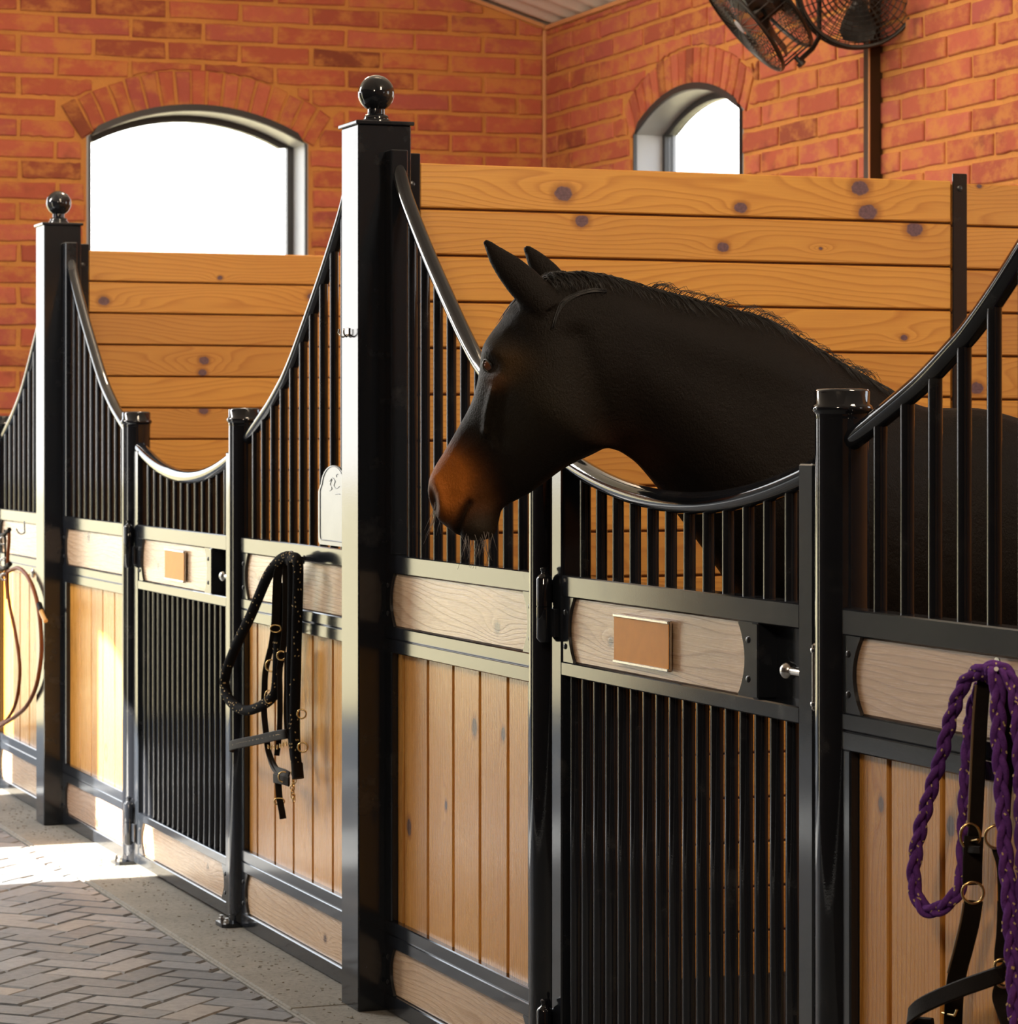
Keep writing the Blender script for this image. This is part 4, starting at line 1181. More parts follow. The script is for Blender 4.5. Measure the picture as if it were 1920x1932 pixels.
bk = thing('tie_knob', onX(73, 1081, XN), 'small round black tie knob beside far left square post', 'knob')
MB().tube([onX(58, 1082, X1 + 0.0), onX(84, 1081.5, X1 + 0.0)], 0.0022, 8).build('rod', M['darkbolt'], bk, True, 60)
MB().lathe([(0.004, 0), (0.004, 0.018), (0.0165, 0.020), (0.0175, 0.026), (0.010, 0.031), (0.002, 0.032)], onX(74, 1081.5, X1 + 0.001), 18, M_OUT.to_3x3()).build('disc', M['steel'], bk, True, 50)

# ---- galvanised plate hung on the bars behind the tall post
c = onX(634, 960, 2.296)
zt_, zb_ = onX(634, 878, 2.296).z, onX(612, 1027, 2.296).z
hw = abs(onX(605.5, 960, 2.296).y - c.y)
pl = thing('feeder_plate', (2.296, c.y, zb_), 'round topped galvanised metal plate on bars beside tall post', 'plate')
zs = zt_ - 0.058
pts = [(-hw + 0.012, zb_), (hw - 0.012, zb_), (hw - 0.003, zb_ + 0.006), (hw, zb_ + 0.018), (hw, zs - 0.012), (hw - 0.012, zs)]
for i in range(15):
    a_ = math.radians(8 + (172 - 8) * i / 14)
    pts.append(((hw - 0.022) * math.cos(a_), zs + 0.058 * math.sin(a_)))
pts += [(-hw + 0.012, zs), (-hw, zs - 0.012), (-hw, zb_ + 0.018), (-hw + 0.003, zb_ + 0.006)]
MB().prism(pts, lambda a, b, d: (d, c.y + a, b), 2.288, 2.296).build('sheet', M['galv'], pl)
inner = [(a * 0.86, zb_ + 0.012 + (b - zb_) * 0.93) for a, b in pts]
MB().tube([(2.2878, c.y + a, b) for a, b in inner], 0.0016, 6, closed=True).build('pressed_rim', M['galv'], pl, True, 80)
em = MB()
for pts_ in ([(622, 908), (627, 902), (632, 908), (630, 916), (634, 922), (640, 918)], [(626, 905), (623, 914), (626, 922), (622, 926)], [(635, 900), (634, 896), (637, 895)], [(633, 933), (637, 932), (641, 932.5)]):
    em.tube(pathX(pts_, 2.2878, 5), 0.0011, 6)
em.build('embossed_emblem', M['galv'], pl, True, 80)

# ---- little double hook on the tall post
dh = thing('double_hook', onX(657, 628, X0), 'tiny bright double prong hook on pale face of tall post', 'hook')
q = MB()
yc, zc = onX(657, 628, X0).y, onX(657, 628, X0).z
q.box((X0 - 0.003, yc - 0.010, zc - 0.010), (X0 - 0.0002, yc + 0.010, zc + 0.012), 0.001)
q.build('base', M['steel'], dh)
for s_ in (-1, 1):
    MB().tube(spline([(X0 - 0.002, yc + s_ * 0.004, zc - 0.004), (X0 - 0.010, yc + s_ * 0.014, zc - 0.010), (X0 - 0.018, yc + s_ * 0.020, zc - 0.002), (X0 - 0.018, yc + s_ * 0.020, zc + 0.010)], 6), 0.0022, 8).build('prong', M['steel'], dh, True, 60)

# ================================================================ FANS ON THE COLUMN
ya, yb = onX(1640, 200, 5.630).y, onX(1628, 200, 5.630).y
pc = thing('steel_column', (5.667, (ya + yb) / 2, 0), 'narrow brown steel column on brick wall carrying the fans', 'column')
MB().box((5.630, ya, 0.0), (5.690, yb, 3.50), 0.003).build('shaft', M['pole'], pc)
MB().tube([(5.627, ya - 0.003, 0.0), (5.627, ya - 0.003, 3.45)], 0.004, 8).build('pale_edge_line', M['trim'], pc, True, 50)  # thin cream tube, a pale line down the column's front edge
def fan(name, c, axis, up, R_, depth, label, blade_rot, yoke_pts):
    """axis points out of the front guard"""
    root = thing(name, c, label, 'fan', 'wall fans')
    az = Vector(axis).normalized(); ax = Vector(up).cross(az).normalized(); ay = az.cross(ax)
    m = Matrix((ax, ay, az)).transposed()
    P = lambda x, y, z: Vector(c) + m @ Vector((x, y, z))
    def circle(mb, r, z, t, n=40):
        return mb.tube([P(r * math.cos(2 * math.pi * i / n), r * math.sin(2 * math.pi * i / n), z) for i in range(n)], t, 6, closed=True)
    for nm, sgn in (('front_guard', 1), ('rear_guard', -1)):
        g = MB()
        prof = lambda r: sgn * depth * (0.5 + 0.12 * (1 - (r / R_) ** 2))
        for k in range(2, 12):
            rr = R_ * k / 12
            circle(g, rr, prof(rr), 0.0021)
        for k in range(36):
            a_ = 2 * math.pi * k / 36
            line = [(R_ * 0.16 + (R_ * 0.84) * t / 6) for t in range(7)]
            pts_ = [P(r * math.cos(a_), r * math.sin(a_), prof(r)) for r in line] + [P(R_ * math.cos(a_), R_ * math.sin(a_), 0)]
            g.tube(pts_, 0.0019, 5)
        g.build(nm, M['fan'], root, True, 60)
    for z in (depth * 0.5, -depth * 0.5):
        circle(MB(), R_, z, 0.0088, 48).build('rim', M['fan'], root, True, 60)
    mo = [(0.02, -depth * 0.80), (0.052, -depth * 0.76), (0.056, -depth * 0.5), (0.056, -depth * 0.12), (0.03, -depth * 0.05)]
    MB().lathe(mo, c, 24, m).build('motor', M['fan'], root, True, 50)
    MB().lathe([(0.03, -depth * 0.05), (0.032, depth * 0.12), (0.020, depth * 0.2)], c, 20, m).build('hub', M['fan'], root, True, 50)
    MB().lathe([(0.030, depth * 0.60), (0.030, depth * 0.635), (0.022, depth * 0.65)], c, 20, m).build('badge', M['lining'], root, True, 50)
    for k in range(3):
        a0 = blade_rot + k * 2 * math.pi / 3
        vs = []; nr, na = 6, 5
        for side in (0.0016, -0.0016):
            for i in range(nr + 1):
                r = 0.026 + (R_ * 0.90 - 0.026) * i / nr
                wd = 0.55 + 0.42 * math.sin(math.pi * min(1, i / nr) * 0.85)
                for j in range(na + 1):
                    u = j / na - 0.5
                    an = a0 + u * wd * (0.9 if i < nr else 0.72)
                    vs.append(P(r * math.cos(an), r * math.sin(an), u * 0.05 + side))
        fs = []; N_ = (nr + 1) * (na + 1)
        for i in range(nr):
            for j in range(na):
                q0 = i * (na + 1) + j
                fs.append((q0, q0 + 1, q0 + na + 2, q0 + na + 1)); fs.append((N_ + q0, N_ + q0 + na + 1, N_ + q0 + na + 2, N_ + q0 + 1))
        rim_ = [i * (na + 1) for i in range(nr + 1)] + [nr * (na + 1) + j for j in range(1, na + 1)] + [i * (na + 1) + na for i in range(nr - 1, -1, -1)] + [j for j in range(na - 1, 0, -1)]
        for p, q2 in zip(rim_, rim_[1:] + rim_[:1]): fs.append((p, q2, N_ + q2, N_ + p))
        MB().add(vs, fs).build('blade', M['fan'], root, True, 40)
    y_ = MB().tube(yoke_pts, 0.0105, 10)
    yo = y_.build('yoke', M['fan'], root, True, 60)
    kp = yoke_pts[0]
    d_ = (Vector(kp) - Vector(c)); d_ -= az * d_.dot(az); d_.normalize()
    zz = d_; xx = az; yy = zz.cross(xx)
    mk = Matrix((xx, yy, zz)).transposed()
    MB().lathe([(0.010, -0.022), (0.010, 0.004), (0.019, 0.006), (0.019, 0.020), (0.012, 0.024)], kp, 14, mk).build('pivot_knob', M['fan'], yo, True, 50)
    return root
def at_depth(x, y, z):
    return OC + ray(x, y) * z
ZF = 12.0
f2 = at_depth(1617, -24, ZF)
fan('wall_fan', f2, -FW + Vector((0, 0, -0.10)), (0, 0, 1), 0.240, 0.13, 'round black wall fan on the column seen face on', 0.55,
    [at_depth(1700, 62, ZF + 0.02), at_depth(1742, 20, ZF + 0.06), at_depth(1738, -60, ZF + 0.12), at_depth(1645, -80, ZF + 0.30), at_depth(1640, -80, ZF + 0.38)])
f1 = at_depth(1428, 22, ZF - 0.05)
ax1 = RT * -0.75 + Vector((0, 0, -0.655)) + FW * -0.06
fan('wall_fan', f1, ax1, (0, 0, 1), 0.238, 0.15, 'tilted black wall fan seen edge on above small window', 0.2,
    [at_depth(1507, 115, ZF - 0.05), at_depth(1532, 92, ZF), at_depth(1545, 70, ZF + 0.02), at_depth(1545, -20, ZF + 0.06), at_depth(1560, -90, ZF + 0.24), at_depth(1638, -84, ZF + 0.36)])
# ================================================================ THE HORSE
import numpy as np
POLL = Vector((2.192, 5.60, 0))
HD = Vector((-0.782, 0.623, 0)).normalized()           # where the nose points, in plan
HN = Vector((-0.623, -0.782, 0)).normalized()          # head's left side, towards the camera
ND = Vector((0.992, -0.126, 0)).normalized()           # poll -> withers
NN = Vector((-0.126, -0.992, 0)).normalized()
def sag(x, y, lat=0.0, n=HN):
    """pixel -> the horse's mid plane (shifted sideways by lat)"""
    p0 = POLL + n * lat
    d = ray(x, y)
    t = (p0 - OC).dot(n) / d.dot(n)
    return OC + d * t
def hm(t):                                             # sideways axis from head (0) to neck (1)
    return (HN * (1 - t) + NN * t).normalized()
SEC = []   # (top, bottom, sideways axis, half width, top-heaviness, squareness)
HEAD = [((833, 981), (866, 1008), .020, 0, 1.0), ((822, 966), (876, 1014), .034, 0, .9), ((814, 948), (890, 1019), .043, .05, .85), ((810, 925), (908, 1020), .049, .10, .8), ((814, 902), (927, 1012), .050, .12, .8),
        ((825, 877), (938, 985), .048, .15, .8), ((840, 853), (945, 962), .046, .15, .8), ((858, 822), (965, 948), .048, .15, .8), ((876, 790), (993, 934), .054, .12, .8),
        ((893, 757), (1025, 911), .062, .08, .8), ((905, 722), (1058, 886), .073, .04, .8), ((911, 690), (1090, 869), .083, .02, .8), ((916, 662), (1116, 857), .089, .02, .82), ((928, 632), (1134, 848), .091, 0, .85),
        ((946, 604), (1145, 846), .089, 0, .88), ((966, 574), (1151, 846), .085, 0, .9), ((992, 545), (1156, 848), .081, 0, .95), ((1022, 524), (1162, 850), .078, -.05, 1.0)]
for i, (t, b, w, k, q_) in enumerate(HEAD):
    f = max(0.0, (i - 13) / 8)
    n = hm(f)
    SEC.append((sag(*t, 0, n), sag(*b, 0, n), n, w, k, q_))
NECK = [((1058, 515), (1170, 852), .076, -.1, .65), ((1110, 514), (1184, 861), .076, -.15, .8), ((1160, 525), (1203, 876), .080, -.15, .95), ((1220, 543), (1230, 906), .087, -.2, 1), ((1290, 561), (1268, 955), .098, -.2, 1),
        ((1370, 582), (1314, 1016), .114, -.25, 1), ((1450, 606), (1360, 1078), .134, -.25, 1), ((1540, 660), (1402, 1135), .162, -.3, 1), ((1640, 718), (1450, 1195), .190, -.3, 1)]
for (t, b, w, k, f) in NECK:
    n = hm(f)
    SEC.append((sag(*t, 0, n), sag(*b, 0, n), n, w, k, 1.0))
BX0 = SEC[-1][0].x
for X, zt, zb, w in ((2.99, 1.482, .735, .215), (3.12, 1.478, .70, .235), (3.27, 1.440, .69, .255), (3.45, 1.405, .68, .270), (3.75, 1.385, .68, .285), (4.05, 1.405, .71, .280), (4.30, 1.430, .78, .262), (4.50, 1.415, .88, .232), (4.66, 1.34, 1.00, .17), (4.75, 1.24, 1.10, .08)):
    y = POLL.y + (X - POLL.x) * (ND.y / ND.x) * 0.8
    SEC.append((Vector((X, y, zt)), Vector((X, y, zb)), NN, w, -.12, 1.0))
hb = MB()
NS = 40
vs = []
# refine the sections along the length
def cr(a, b, c, d, t):
    return 0.5 * ((2 * b) + (c - a) * t + (2 * a - 5 * b + 4 * c - d) * t * t + (3 * b - a - 3 * c + d) * t ** 3)
FINE = []
for i in range(len(SEC) - 1):
    s0, s1, s2, s3 = SEC[max(i - 1, 0)], SEC[i], SEC[i + 1], SEC[min(i + 2, len(SEC) - 1)]
    for k in range(4):
        t = k / 4
        FINE.append(tuple(cr(s0[j], s1[j], s2[j], s3[j], t) for j in range(6)))
FINE.append(SEC[-1])
for T_, B_, n, w, k, q_ in FINE:
    n = n.normalized(); c = (T_ + B_) / 2; a = (T_ - B_) / 2
    for j in range(NS):
        th = 2 * math.pi * j / NS
        ct, st_ = math.cos(th), math.sin(th)
        e = max(0.6, q_)
        x = math.copysign(abs(ct) ** e, ct); y = math.copysign(abs(st_) ** e, st_)
        vs.append(c + a * x + n * (w * y * (1 + k * ct)))
nf = len(FINE)
fs = [(i * NS + j, i * NS + (j + 1) % NS, (i + 1) * NS + (j + 1) % NS, (i + 1) * NS + j) for i in range(nf - 1) for j in range(NS)]
fs.append(tuple(reversed(range(NS)))); fs.append(tuple((nf - 1) * NS + j for j in range(NS)))
hb.add(vs, fs)
def ear(pts, lat, face):
    """pts: (px, py, half width); cupped leaf"""
    P = [sag(x, y, lat + (l if l else 0)) for x, y, w, l in pts]
    W_ = [w for _, _, w, _ in pts]
    P = spline(P, 5)
    out = []
    N_ = 18
    for i, p in enumerate(P):
        u = i / (len(P) - 1) * (len(pts) - 1); a_ = min(int(u), len(pts) - 2)
        w = W_[a_] + (W_[a_ + 1] - W_[a_]) * (u - a_)
        t = (P[min(i + 1, len(P) - 1)] - P[max(i - 1, 0)]).normalized()
        s = Vector(face); s = (s - t * s.dot(t)).normalized()      # direction the cup opens to
        r_ = t.cross(s)
        for j in range(N_):
            th = 2 * math.pi * j / N_
            x = math.cos(th) * w; y = math.sin(th)
            y = (y * 0.016 if y > 0 else y * 0.62 * w) - 0.35 * w * (1 - (x / max(w, 1e-6)) ** 2) * (0.7 if y > 0 else 0)
            out.append(p + r_ * x + s * y)
    n_ = len(P)
    f_ = [(i * N_ + j, i * N_ + (j + 1) % N_, (i + 1) * N_ + (j + 1) % N_, (i + 1) * N_ + j) for i in range(n_ - 1) for j in range(N_)]
    f_.append(tuple(reversed(range(N_)))); f_.append(tuple((n_ - 1) * N_ + j for j in range(N_)))
    hb.add(out, f_)
EF = HD * 0.35 - HN * 0.9 + Vector((0, 0, -0.20))
ear([(1040, 588, .034, 0), (1012, 560, .037, 0), (985, 532, .036, 0), (960, 506, .030, 0), (940, 485, .022, 0), (925, 466, .012, 0), (914, 453, .0055, 0)], 0.045, EF)
ear([(1062, 560, .030, 0), (1045, 535, .030, 0), (1028, 512, .027, 0), (1012, 492, .021, 0), (1000, 476, .013, 0), (990, 464, .0055, 0)], -0.045, HD * 0.30 - HN * 0.9 + Vector((0, 0, -0.15)))
# legs
def leg(x, y, pts):
    prs = spline([Vector((x + dx, y, z)) for dx, z, r in pts], 5)
    rs = [r for _, _, r in pts]
    m_ = len(rs) - 1
    def rf(t):
        u = t * m_; i = min(int(u), m_ - 1)
        return rs[i] + (rs[i + 1] - rs[i]) * (u - i)
    hb.tube(prs, 1, 18, True, rfn=rf)
yb = 5.52
for s_ in (-1, 1):
    leg(2.86, yb + 0.115 * s_, [(0.02, 1.0, .10), (0.03, .82, .095), (-.01, .62, .062), (-.03, .48, .047), (-.03, .42, .045), (-.02, .34, .030), (-.02, .22, .029), (-.02, .165, .037), (-.035, .11, .031), (-.05, .062, .043), (-.06, .003, .057)])
    leg(4.42, yb + 0.12 * s_ - 0.16, [(0.0, 1.12, .15), (-.03, .92, .13), (-.01, .74, .085), (0.09, .56, .052), (0.10, .50, .052), (0.08, .40, .036), (0.06, .26, .032), (0.055, .175, .040), (0.035, .115, .033), (0.015, .062, .045), (0.0, .003, .058)])
# tail
hb.tube(spline([(4.70, yb - 0.19, 1.30), (4.80, yb - 0.20, 1.26), (4.86, yb - 0.20, 1.05), (4.87, yb - 0.20, 0.70), (4.86, yb - 0.20, 0.45)], 6), 0.045, 14, rfn=lambda t: 0.035 + 0.03 * math.sin(math.pi * min(1, t * 0.8 + 0.1)))
tmp = bpy.data.objects.new('tmp_horse', hb.mesh('tmp_horse', None))
COL.objects.link(tmp)
md = tmp.modifiers.new('r', 'REMESH'); md.mode = 'VOXEL'; md.voxel_size = 0.0042
sm = tmp.modifiers.new('s', 'SMOOTH'); sm.factor = 0.5; sm.iterations = 9
dg = bpy.context.evaluated_depsgraph_get()
hme = bpy.data.meshes.new_from_object(tmp.evaluated_get(dg))
bpy.data.objects.remove(tmp)
nv = len(hme.vertices)
co = np.empty(nv * 3); hme.vertices.foreach_get('co', co); co = co.reshape(-1, 3)
hnv = np.array(HN); o_ = np.array(POLL)
lat = (co - o_) @ hnv
flat = co - lat[:, None] * hnv                     # shadow on the head's mid plane
def proj(p):
    v = p - np.array(OC)
    z = v @ np.array(FW)
    return CX + F * (v @ np.array(RT)) / z, CY - F * v[:, 2] / z
U, V = proj(flat)
headmask = 1 / (1 + np.exp((U - 1165) / 8.0))
def gauss(x, y, r, ry=None, ang=0.0):
    ry = ry or r
    c, s = math.cos(ang), math.sin(ang)
    dx, dy = U - x, V - y
    a = (dx * c + dy * s) / r; b = (-dx * s + dy * c) / ry
    return np.exp(-0.5 * (a * a + b * b))
def line(pts, r):
    best = np.full(nv, 1e9)
    for (x0, y0), (x1, y1) in zip(pts, pts[1:]):
        dx, dy = x1 - x0, y1 - y0
        t = np.clip(((U - x0) * dx + (V - y0) * dy) / (dx * dx + dy * dy), 0, 1)
        best = np.minimum(best, np.hypot(U - x0 - t * dx, V - y0 - t * dy))
    return np.exp(-0.5 * (best / r) ** 2)
side = np.tanh(lat / 0.018)
disp = np.zeros(nv)
disp += 0.0150 * gauss(944, 662, 26, 15, 0.45)       # brow over the eye
disp += 0.004 * gauss(955, 716, 20, 10, 0.2)         # lower lid swell
disp -= 0.008 * gauss(946, 692, 13, 10)             # eye socket
disp -= 0.009 * gauss(992, 636, 24, 17, 0.6)        # hollow above the eye
disp += 0.0085 * line([(952, 738), (938, 780), (932, 815)], 6)
disp -= 0.006 * line([(968, 745), (958, 790), (955, 830)], 11)
disp += 0.005 * line([(932, 815), (946, 832), (948, 845)], 5)     # facial crest
disp -= 0.006 * gauss(905, 800, 22, 40, -0.5)       # nasal side
disp -= 0.009 * gauss(925, 872, 24, 34, -0.5)       # cheek hollow
disp += 0.014 * gauss(1062, 775, 62, 75)            # jowl
disp -= 0.012 * line([(1158, 838), (1142, 770), (1120, 700), (1100, 640)], 17)   # groove behind the jaw
disp += 0.008 * line([(830, 905), (845, 925), (848, 955), (840, 975)], 9)      # nostril rim
disp -= 0.020 * gauss(827, 943, 8, 19, -0.25)       # nostril
disp -= 0.0110 * line([(898, 948), (890, 962), (880, 985), (872, 1014)], 3.6)
disp += 0.004 * line([(886, 950), (876, 965), (866, 985)], 6)  # mouth
disp += 0.009 * gauss(922, 998, 17, 17)
disp -= 0.004 * line([(912, 950), (935, 945), (965, 925)], 10)
disp += 0.004 * line([(905, 845), (890, 890), (880, 920)], 12)
co += (disp * side * headmask)[:, None] * hnv
# neck: muscle forms (shadow on the neck's plane is near enough)
neckm = 1 / (1 + np.exp((1150 - U) / 15.0)) / (1 + np.exp((U - 1620) / 30.0))
nd_ = np.zeros(nv)
nd_ -= 0.014 * line([(1180, 850), (1260, 915), (1370, 1030)], 16)   # jugular groove
nd_ += 0.010 * line([(1150, 640), (1300, 790), (1450, 960)], 45)
nd_ += 0.010 * line([(1130, 560), (1300, 640), (1480, 700)], 30)
nnv = np.array(NN); sl = np.tanh(((co - o_) @ nnv) / 0.03)
co += (nd_ * neckm * sl)[:, None] * nnv
hme.vertices.foreach_set('co', co.reshape(-1))
# coat colours
def lerp(a, b, f): return a + (np.array(b) - a) * f[:, None]
colr = np.tile(np.array((0.0170, 0.0120, 0.0092)), (nv, 1)) * 0.42
head_side = headmask
colr = lerp(colr, (0.024, 0.019, 0.0125), 0.8 * head_side * gauss(1010, 790, 75, 85))
tanm = np.clip(1.35 * gauss(866, 900, 30, 34, -0.6) + 0.9 * gauss(842, 888, 22, 26) + 0.5 * gauss(862, 950, 20, 22), 0, 1) * head_side
colr = lerp(colr, (0.36, 0.108, 0.014), tanm * (1 - 0.9 * line([(898, 948), (890, 962), (880, 985), (872, 1014)], 6)))
colr = lerp(colr, (0.16, 0.060, 0.018), 0.65 * head_side * gauss(925, 945, 14, 22))
colr = lerp(colr, (0.13, 0.055, 0.020), 0.85 * head_side * gauss(962, 722, 16, 11) + 0 * U)
colr = lerp(colr, (0.085, 0.045, 0.015), 0.5 * head_side * gauss(985, 690, 26, 20))
colr = lerp(colr, (0.006, 0.005, 0.004), 0.9 * head_side * gauss(944, 690, 15, 12))
colr = lerp(colr, (0.062, 0.048, 0.033), 0.8 * head_side * gauss(928, 1000, 24, 24))
colr = lerp(colr, (0.045, 0.018, 0.009), 0.7 * gauss(1195, 855, 40, 25, 0.6))
colr = lerp(colr, (0.006, 0.005, 0.005), 0.85 * head_side * gauss(829, 945, 9, 18, -0.25))
zc_ = co[:, 2]
colr = lerp(colr, (0.008, 0.007, 0.006), (1 / (1 + np.exp((zc_ - 0.60) / 0.03))))
hoof = 1 / (1 + np.exp((zc_ - 0.055) / 0.004))
colr = lerp(colr, (0.03, 0.026, 0.022), hoof)
att = hme.color_attributes.new('coat', 'FLOAT_COLOR', 'POINT')
att.data.foreach_set('color', np.concatenate([colr, np.ones((nv, 1))], 1).astype(np.float32).reshape(-1))
hme.polygons.foreach_set('use_smooth', [True] * len(hme.polygons))
hme.name = 'horse'
m, nt, b = newmat('bay_coat'); g = NT(nt)
ca_ = g.n('ShaderNodeAttribute', attribute_type='GEOMETRY', attribute_name='coat').outputs['Color']
ge = g.n('ShaderNodeNewGeometry').outputs['Position']
hair = g.noise(g.v('MULTIPLY', ge, (260.0, 260.0, 150.0)), 1.0, 3, 0.7)
soft = g.noise(ge, 14.0, 3, 0.6)
g.set(b.inputs['Base Color'], g.mix(g.m('MULTIPLY_ADD', hair, 0.7, 0.0), ca_, g.mix(1.0, ca_, (0.45, 0.42, 0.40, 1), 'MULTIPLY')))
g.set(b.inputs['Roughness'], g.m('MULTIPLY_ADD', hair, 0.25, 0.36))
b.inputs['Specular IOR Level'].default_value = 0.07
g.set(b.inputs['Normal'], g.bump(g.m('ADD', hair, g.m('MULTIPLY', soft, 0.4)), 0.6, 0.0045))
hme.materials.clear(); hme.materials.append(m)
hc = Vector((3.4, 5.5, 0))
hme.transform(Matrix.Translation(-hc))
horse = link('horse', hme, T(*hc))
tag(horse, 'dark bay horse with tan muzzle leaning its head over the stall door', 'horse')

M['hair'] = plain('black_hair', (0.008, 0.007, 0.007), 0.42, spec=0.4)
M['whisk'] = plain('grey_whisker', (0.20, 0.17, 0.15), 0.5)
M['eye'] = plain('dark_eye', (0.120, 0.040, 0.016), 0.02, spec=0.7)
M['lid'] = plain('dark_eyelid', (0.012, 0.009, 0.008), 0.30)
# eyes
from mathutils.bvhtree import BVHTree
bm_ = bmesh.new(); bm_.from_mesh(hme); bvh = BVHTree.FromBMesh(bm_); bm_.free()
d0 = ray(921, 690).normalized()
hit, nrm, _, _ = bvh.ray_cast(OC - hc, d0)
hit = hit + hc
nrm = (nrm + HN * 0.5).normalized()
def mirror(v, point=True):
    w_ = v - POLL if point else v
    return v - HN * (2 * w_.dot(HN))
for s_ in (1, -1):
    hp, ax = (hit, nrm) if s_ == 1 else (mirror(hit), mirror(nrm, False))
    cpos = hp - ax * 0.0105
    mb = MB()
    pr_e = [(0.0165 * math.cos(math.radians(a_)), 0.0165 * math.sin(math.radians(a_))) for a_ in range(-88, 89, 11)]
    mb.lathe(pr_e, cpos, 24)
    mb.build('eye', M['eye'], horse, True, 180)
    hx = HD * 0.55 + Vector((0, 0, -0.85))          # along the slit of the lids
    hx = (hx - ax * hx.dot(ax)).normalized(); hz = ax.cross(hx)
    hx, hz = (hx * 0.35 + hz * 0.94 * (1 if s_ == 1 else -1)).normalized(), (hz * 0.35 - hx * 0.94 * (1 if s_ == 1 else -1)).normalized()
    lid = []
    for i in range(28):
        a_ = 2 * math.pi * i / 28
        ux, uz = 0.0142 * math.cos(a_), 0.0095 * math.sin(a_)
        lid.append(cpos + hx * ux + hz * uz + ax * math.sqrt(max(0.0, 0.0172 ** 2 - ux * ux - uz * uz)))
    MB().tube(lid, 0.0026, 8, closed=True).build('eyelid', M['lid'], horse, True, 180)

# mane, forelock, lock in front of the neck, whiskers
def on_skin(p, lift=0.0015):
    q0, nn, _, _ = bvh.find_nearest(Vector(p) - hc)
    return q0 + hc + nn * lift, nn
RH = random.Random(5)
CREST = [(1000, 538), (1030, 521), (1058, 515), (1110, 514), (1160, 525), (1220, 543), (1290, 561), (1370, 582), (1450, 606), (1540, 660), (1600, 697), (1650, 722)]
crest = spline([sag(x, y, 0, hm(0.3 if x < 1060 else (0.7 if x < 1120 else 1.0))) for x, y in CREST], 12)
mb = MB()
NC = len(crest)
for k in range(1150):
    u = RH.random() * (NC - 1.01); i = int(u)
    p = crest[i].lerp(crest[i + 1], u - i)
    t = (crest[min(i + 1, NC - 1)] - crest[max(i - 1, 0)]).normalized()
    near_side = RH.random() < 0.35
    sd = NN * (0.55 if near_side else -1.0)
    ln = RH.uniform(0.05, 0.09) if near_side else RH.uniform(0.08, 0.16)
    r0 = p + NN * RH.uniform(-0.012, 0.014) - Vector((0, 0, 0.004))
    up = Vector((0, 0, RH.uniform(0.001, 0.006)))
    pts = [r0, r0 + up + t * RH.uniform(0.005, 0.02) + sd * 0.012]
    for j in range(1, 5):
        f = j / 4
        q_ = r0 + sd * (0.014 + ln * 0.55 * f) + t * (0.02 + ln * RH.uniform(0.25, 0.5) * f) + Vector((0, 0, 0.008 - ln * 0.75 * f * f))
        s_, nn = on_skin(q_, 0.002 + 0.004 * RH.random())
        pts.append(s_)
    th = RH.uniform(0.0007, 0.0014)
    mb.tube(pts, th, 4, rfn=lambda x, th=th: th * (1.0 - 0.8 * x))
# loose wisps that stand off the crest
for k in range(150):
    u = (0.45 + 0.52 * RH.random()) * (NC - 1.01); i = int(u)
    p = crest[i]; t = (crest[min(i + 1, NC - 1)] - crest[max(i - 1, 0)]).normalized()
    a_ = RH.uniform(0.012, 0.034)
    pts = [p, p + Vector((0, 0, 0.012)) + t * a_ * 0.5, p + t * a_ * 1.3 + Vector((0, 0, 0.012 + RH.uniform(0.0, 0.012))), p + t * a_ * 2.0 + Vector((0, 0, RH.uniform(0.0, 0.016)))]
    mb.tube(pts, 0.0008, 4, rfn=lambda x: 0.0008 * (1 - 0.7 * x))
tag(mb.build('mane', M['hair'], horse, True, 180), kind='stuff')
mb = MB()
arc = [(1150, 527), (1118, 533), (1088, 546), (1064, 566), (1050, 590), (1042, 618)]
for k in range(16):
    dx, dy = RH.uniform(-5, 5), RH.uniform(-5, 5)
    pts = []
    for j, (x, y) in enumerate(arc):
        p = sag(x + dx * (1 - 0.1 * j), y + dy, 0.07, hm(0.75))
        s_, nn = on_skin(p, 0.0012 + 0.002 * RH.random())
        pts.append(s_)
    mb.tube(spline(pts, 4), 0.0010, 4, rfn=lambda x: 0.0011 * (1 - 0.6 * x))
tag(mb.build('mane_lock', M['hair'], horse, True, 180), kind='stuff')
mb = MB()
for k in range(120):
    x, y = RH.uniform(985, 1030), RH.uniform(522, 545)
    p = sag(x, y, RH.uniform(-0.03, 0.03))
    pts = [on_skin(p, 0.002)[0]]
    l_ = RH.uniform(0.04, 0.10)
    for j in range(1, 5):
        f = j / 4
        q_ = p + HD * (l_ * 0.6 * f) + Vector((0, 0, -l_ * 0.9 * f)) + HN * RH.uniform(-0.006, 0.006)
        pts.append(on_skin(q_, 0.003)[0])
    mb.tube(pts, 0.0009, 4, rfn=lambda x: 0.0009 * (1 - 0.7 * x))
tag(mb.build('forelock', M['hair'], horse, True, 180), kind='stuff')
mb = MB()
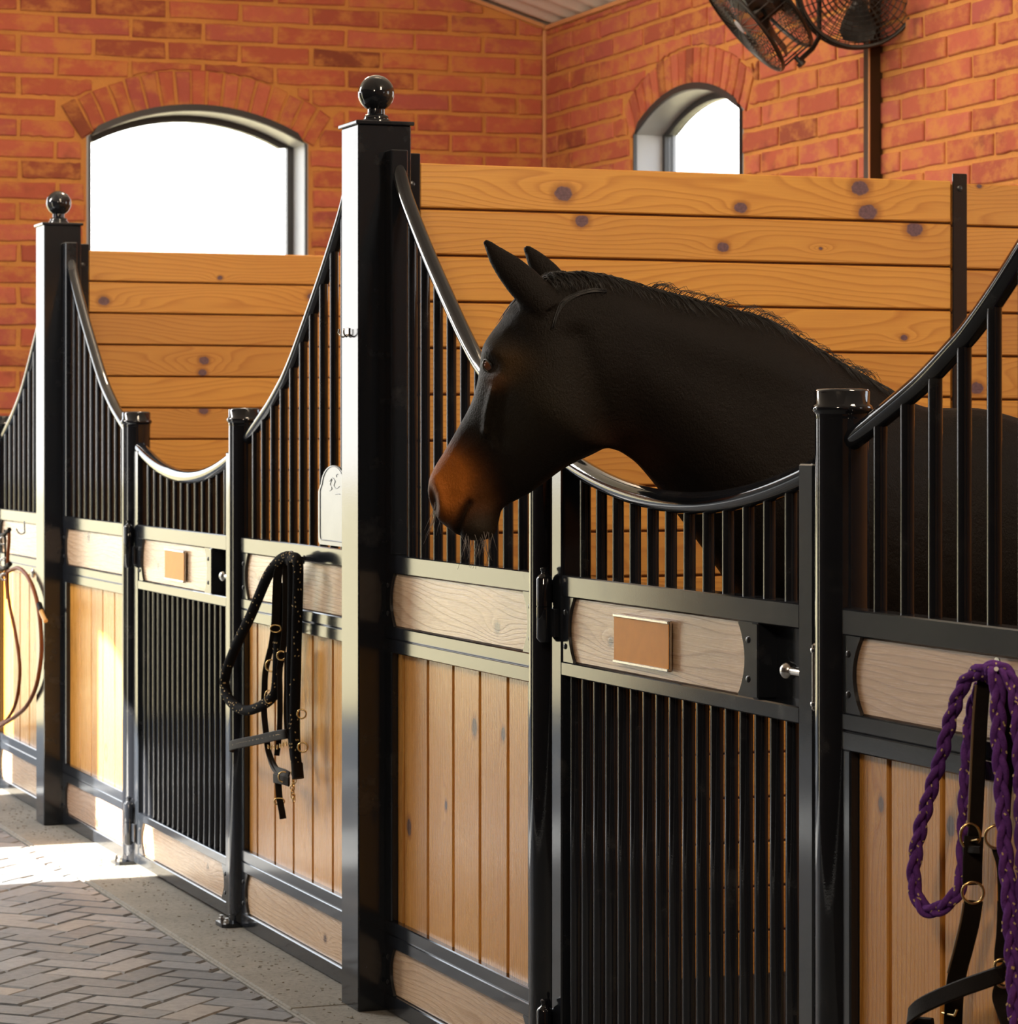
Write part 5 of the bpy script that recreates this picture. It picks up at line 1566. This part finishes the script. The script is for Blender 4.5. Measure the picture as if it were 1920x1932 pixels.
for k in range(46):
    if k < 36: x, y = RH.uniform(868, 936), RH.uniform(1000, 1020)
    else: x, y = RH.uniform(812, 834), RH.uniform(945, 985)
    p = on_skin(sag(x, y, RH.uniform(-0.02, 0.04)), 0.0)[0]
    l_ = RH.uniform(0.025, 0.065)
    d_ = Vector((RH.uniform(-0.35, 0.35), RH.uniform(-0.3, 0.2), -1.0)).normalized()
    if k >= 36: d_ = (d_ + HD * 0.25).normalized()
    c_ = RT * RH.uniform(-0.008, 0.008)
    mb.tube([p, p + d_ * l_ * 0.5 + c_ * 0.4, p + d_ * l_ + c_], 0.0007, 4, rfn=lambda x: 0.0007 * (1 - 0.6 * x))
tag(mb.build('whiskers', M['whisk'], horse, True, 180), kind='stuff')

# chaff blown along the foot of the fronts
mb = MB()
for k in range(650):
    y = RH.uniform(4.0, 11.5); x = 2.30 - abs(RH.gauss(0, 0.09)) - 0.02
    if x < 2.0: continue
    a_ = RH.uniform(0, math.pi); l_ = RH.uniform(0.003, 0.011)
    d_ = Vector((math.cos(a_), math.sin(a_), 0)) * l_ / 2
    p = Vector((x, y, 0.0016))
    mb.tube([p - d_, p + d_], RH.uniform(0.0006, 0.0011), 4)
M['chaff'] = plain('dry_chaff', (0.13, 0.10, 0.06), 0.8, noise=0.6, nscale=40)
tag(mb.build('chaff', M['chaff'], floor), kind='stuff')

# straw on the stall floor
mb = MB()
for k in range(5000):
    x, y = RH.uniform(2.44, 5.6), RH.uniform(3.5, 5.08)
    a_ = RH.uniform(0, math.pi); l_ = RH.uniform(0.03, 0.10); z = RH.uniform(0.004, 0.045)
    d_ = Vector((math.cos(a_), math.sin(a_), RH.uniform(-0.2, 0.2))) * l_ / 2
    p = Vector((x, y, z + abs(d_.z)))
    mb.tube([p - d_, p + d_], 0.0016, 3, caps=False)
M['straw'] = plain('dry_straw', (0.42, 0.30, 0.10), 0.7, noise=0.4, nscale=25)
st = mb.build('straw_bedding', M['straw'])
tag(st, 'loose dry straw bedding on the stall floor behind the bars', 'straw', kind='stuff')
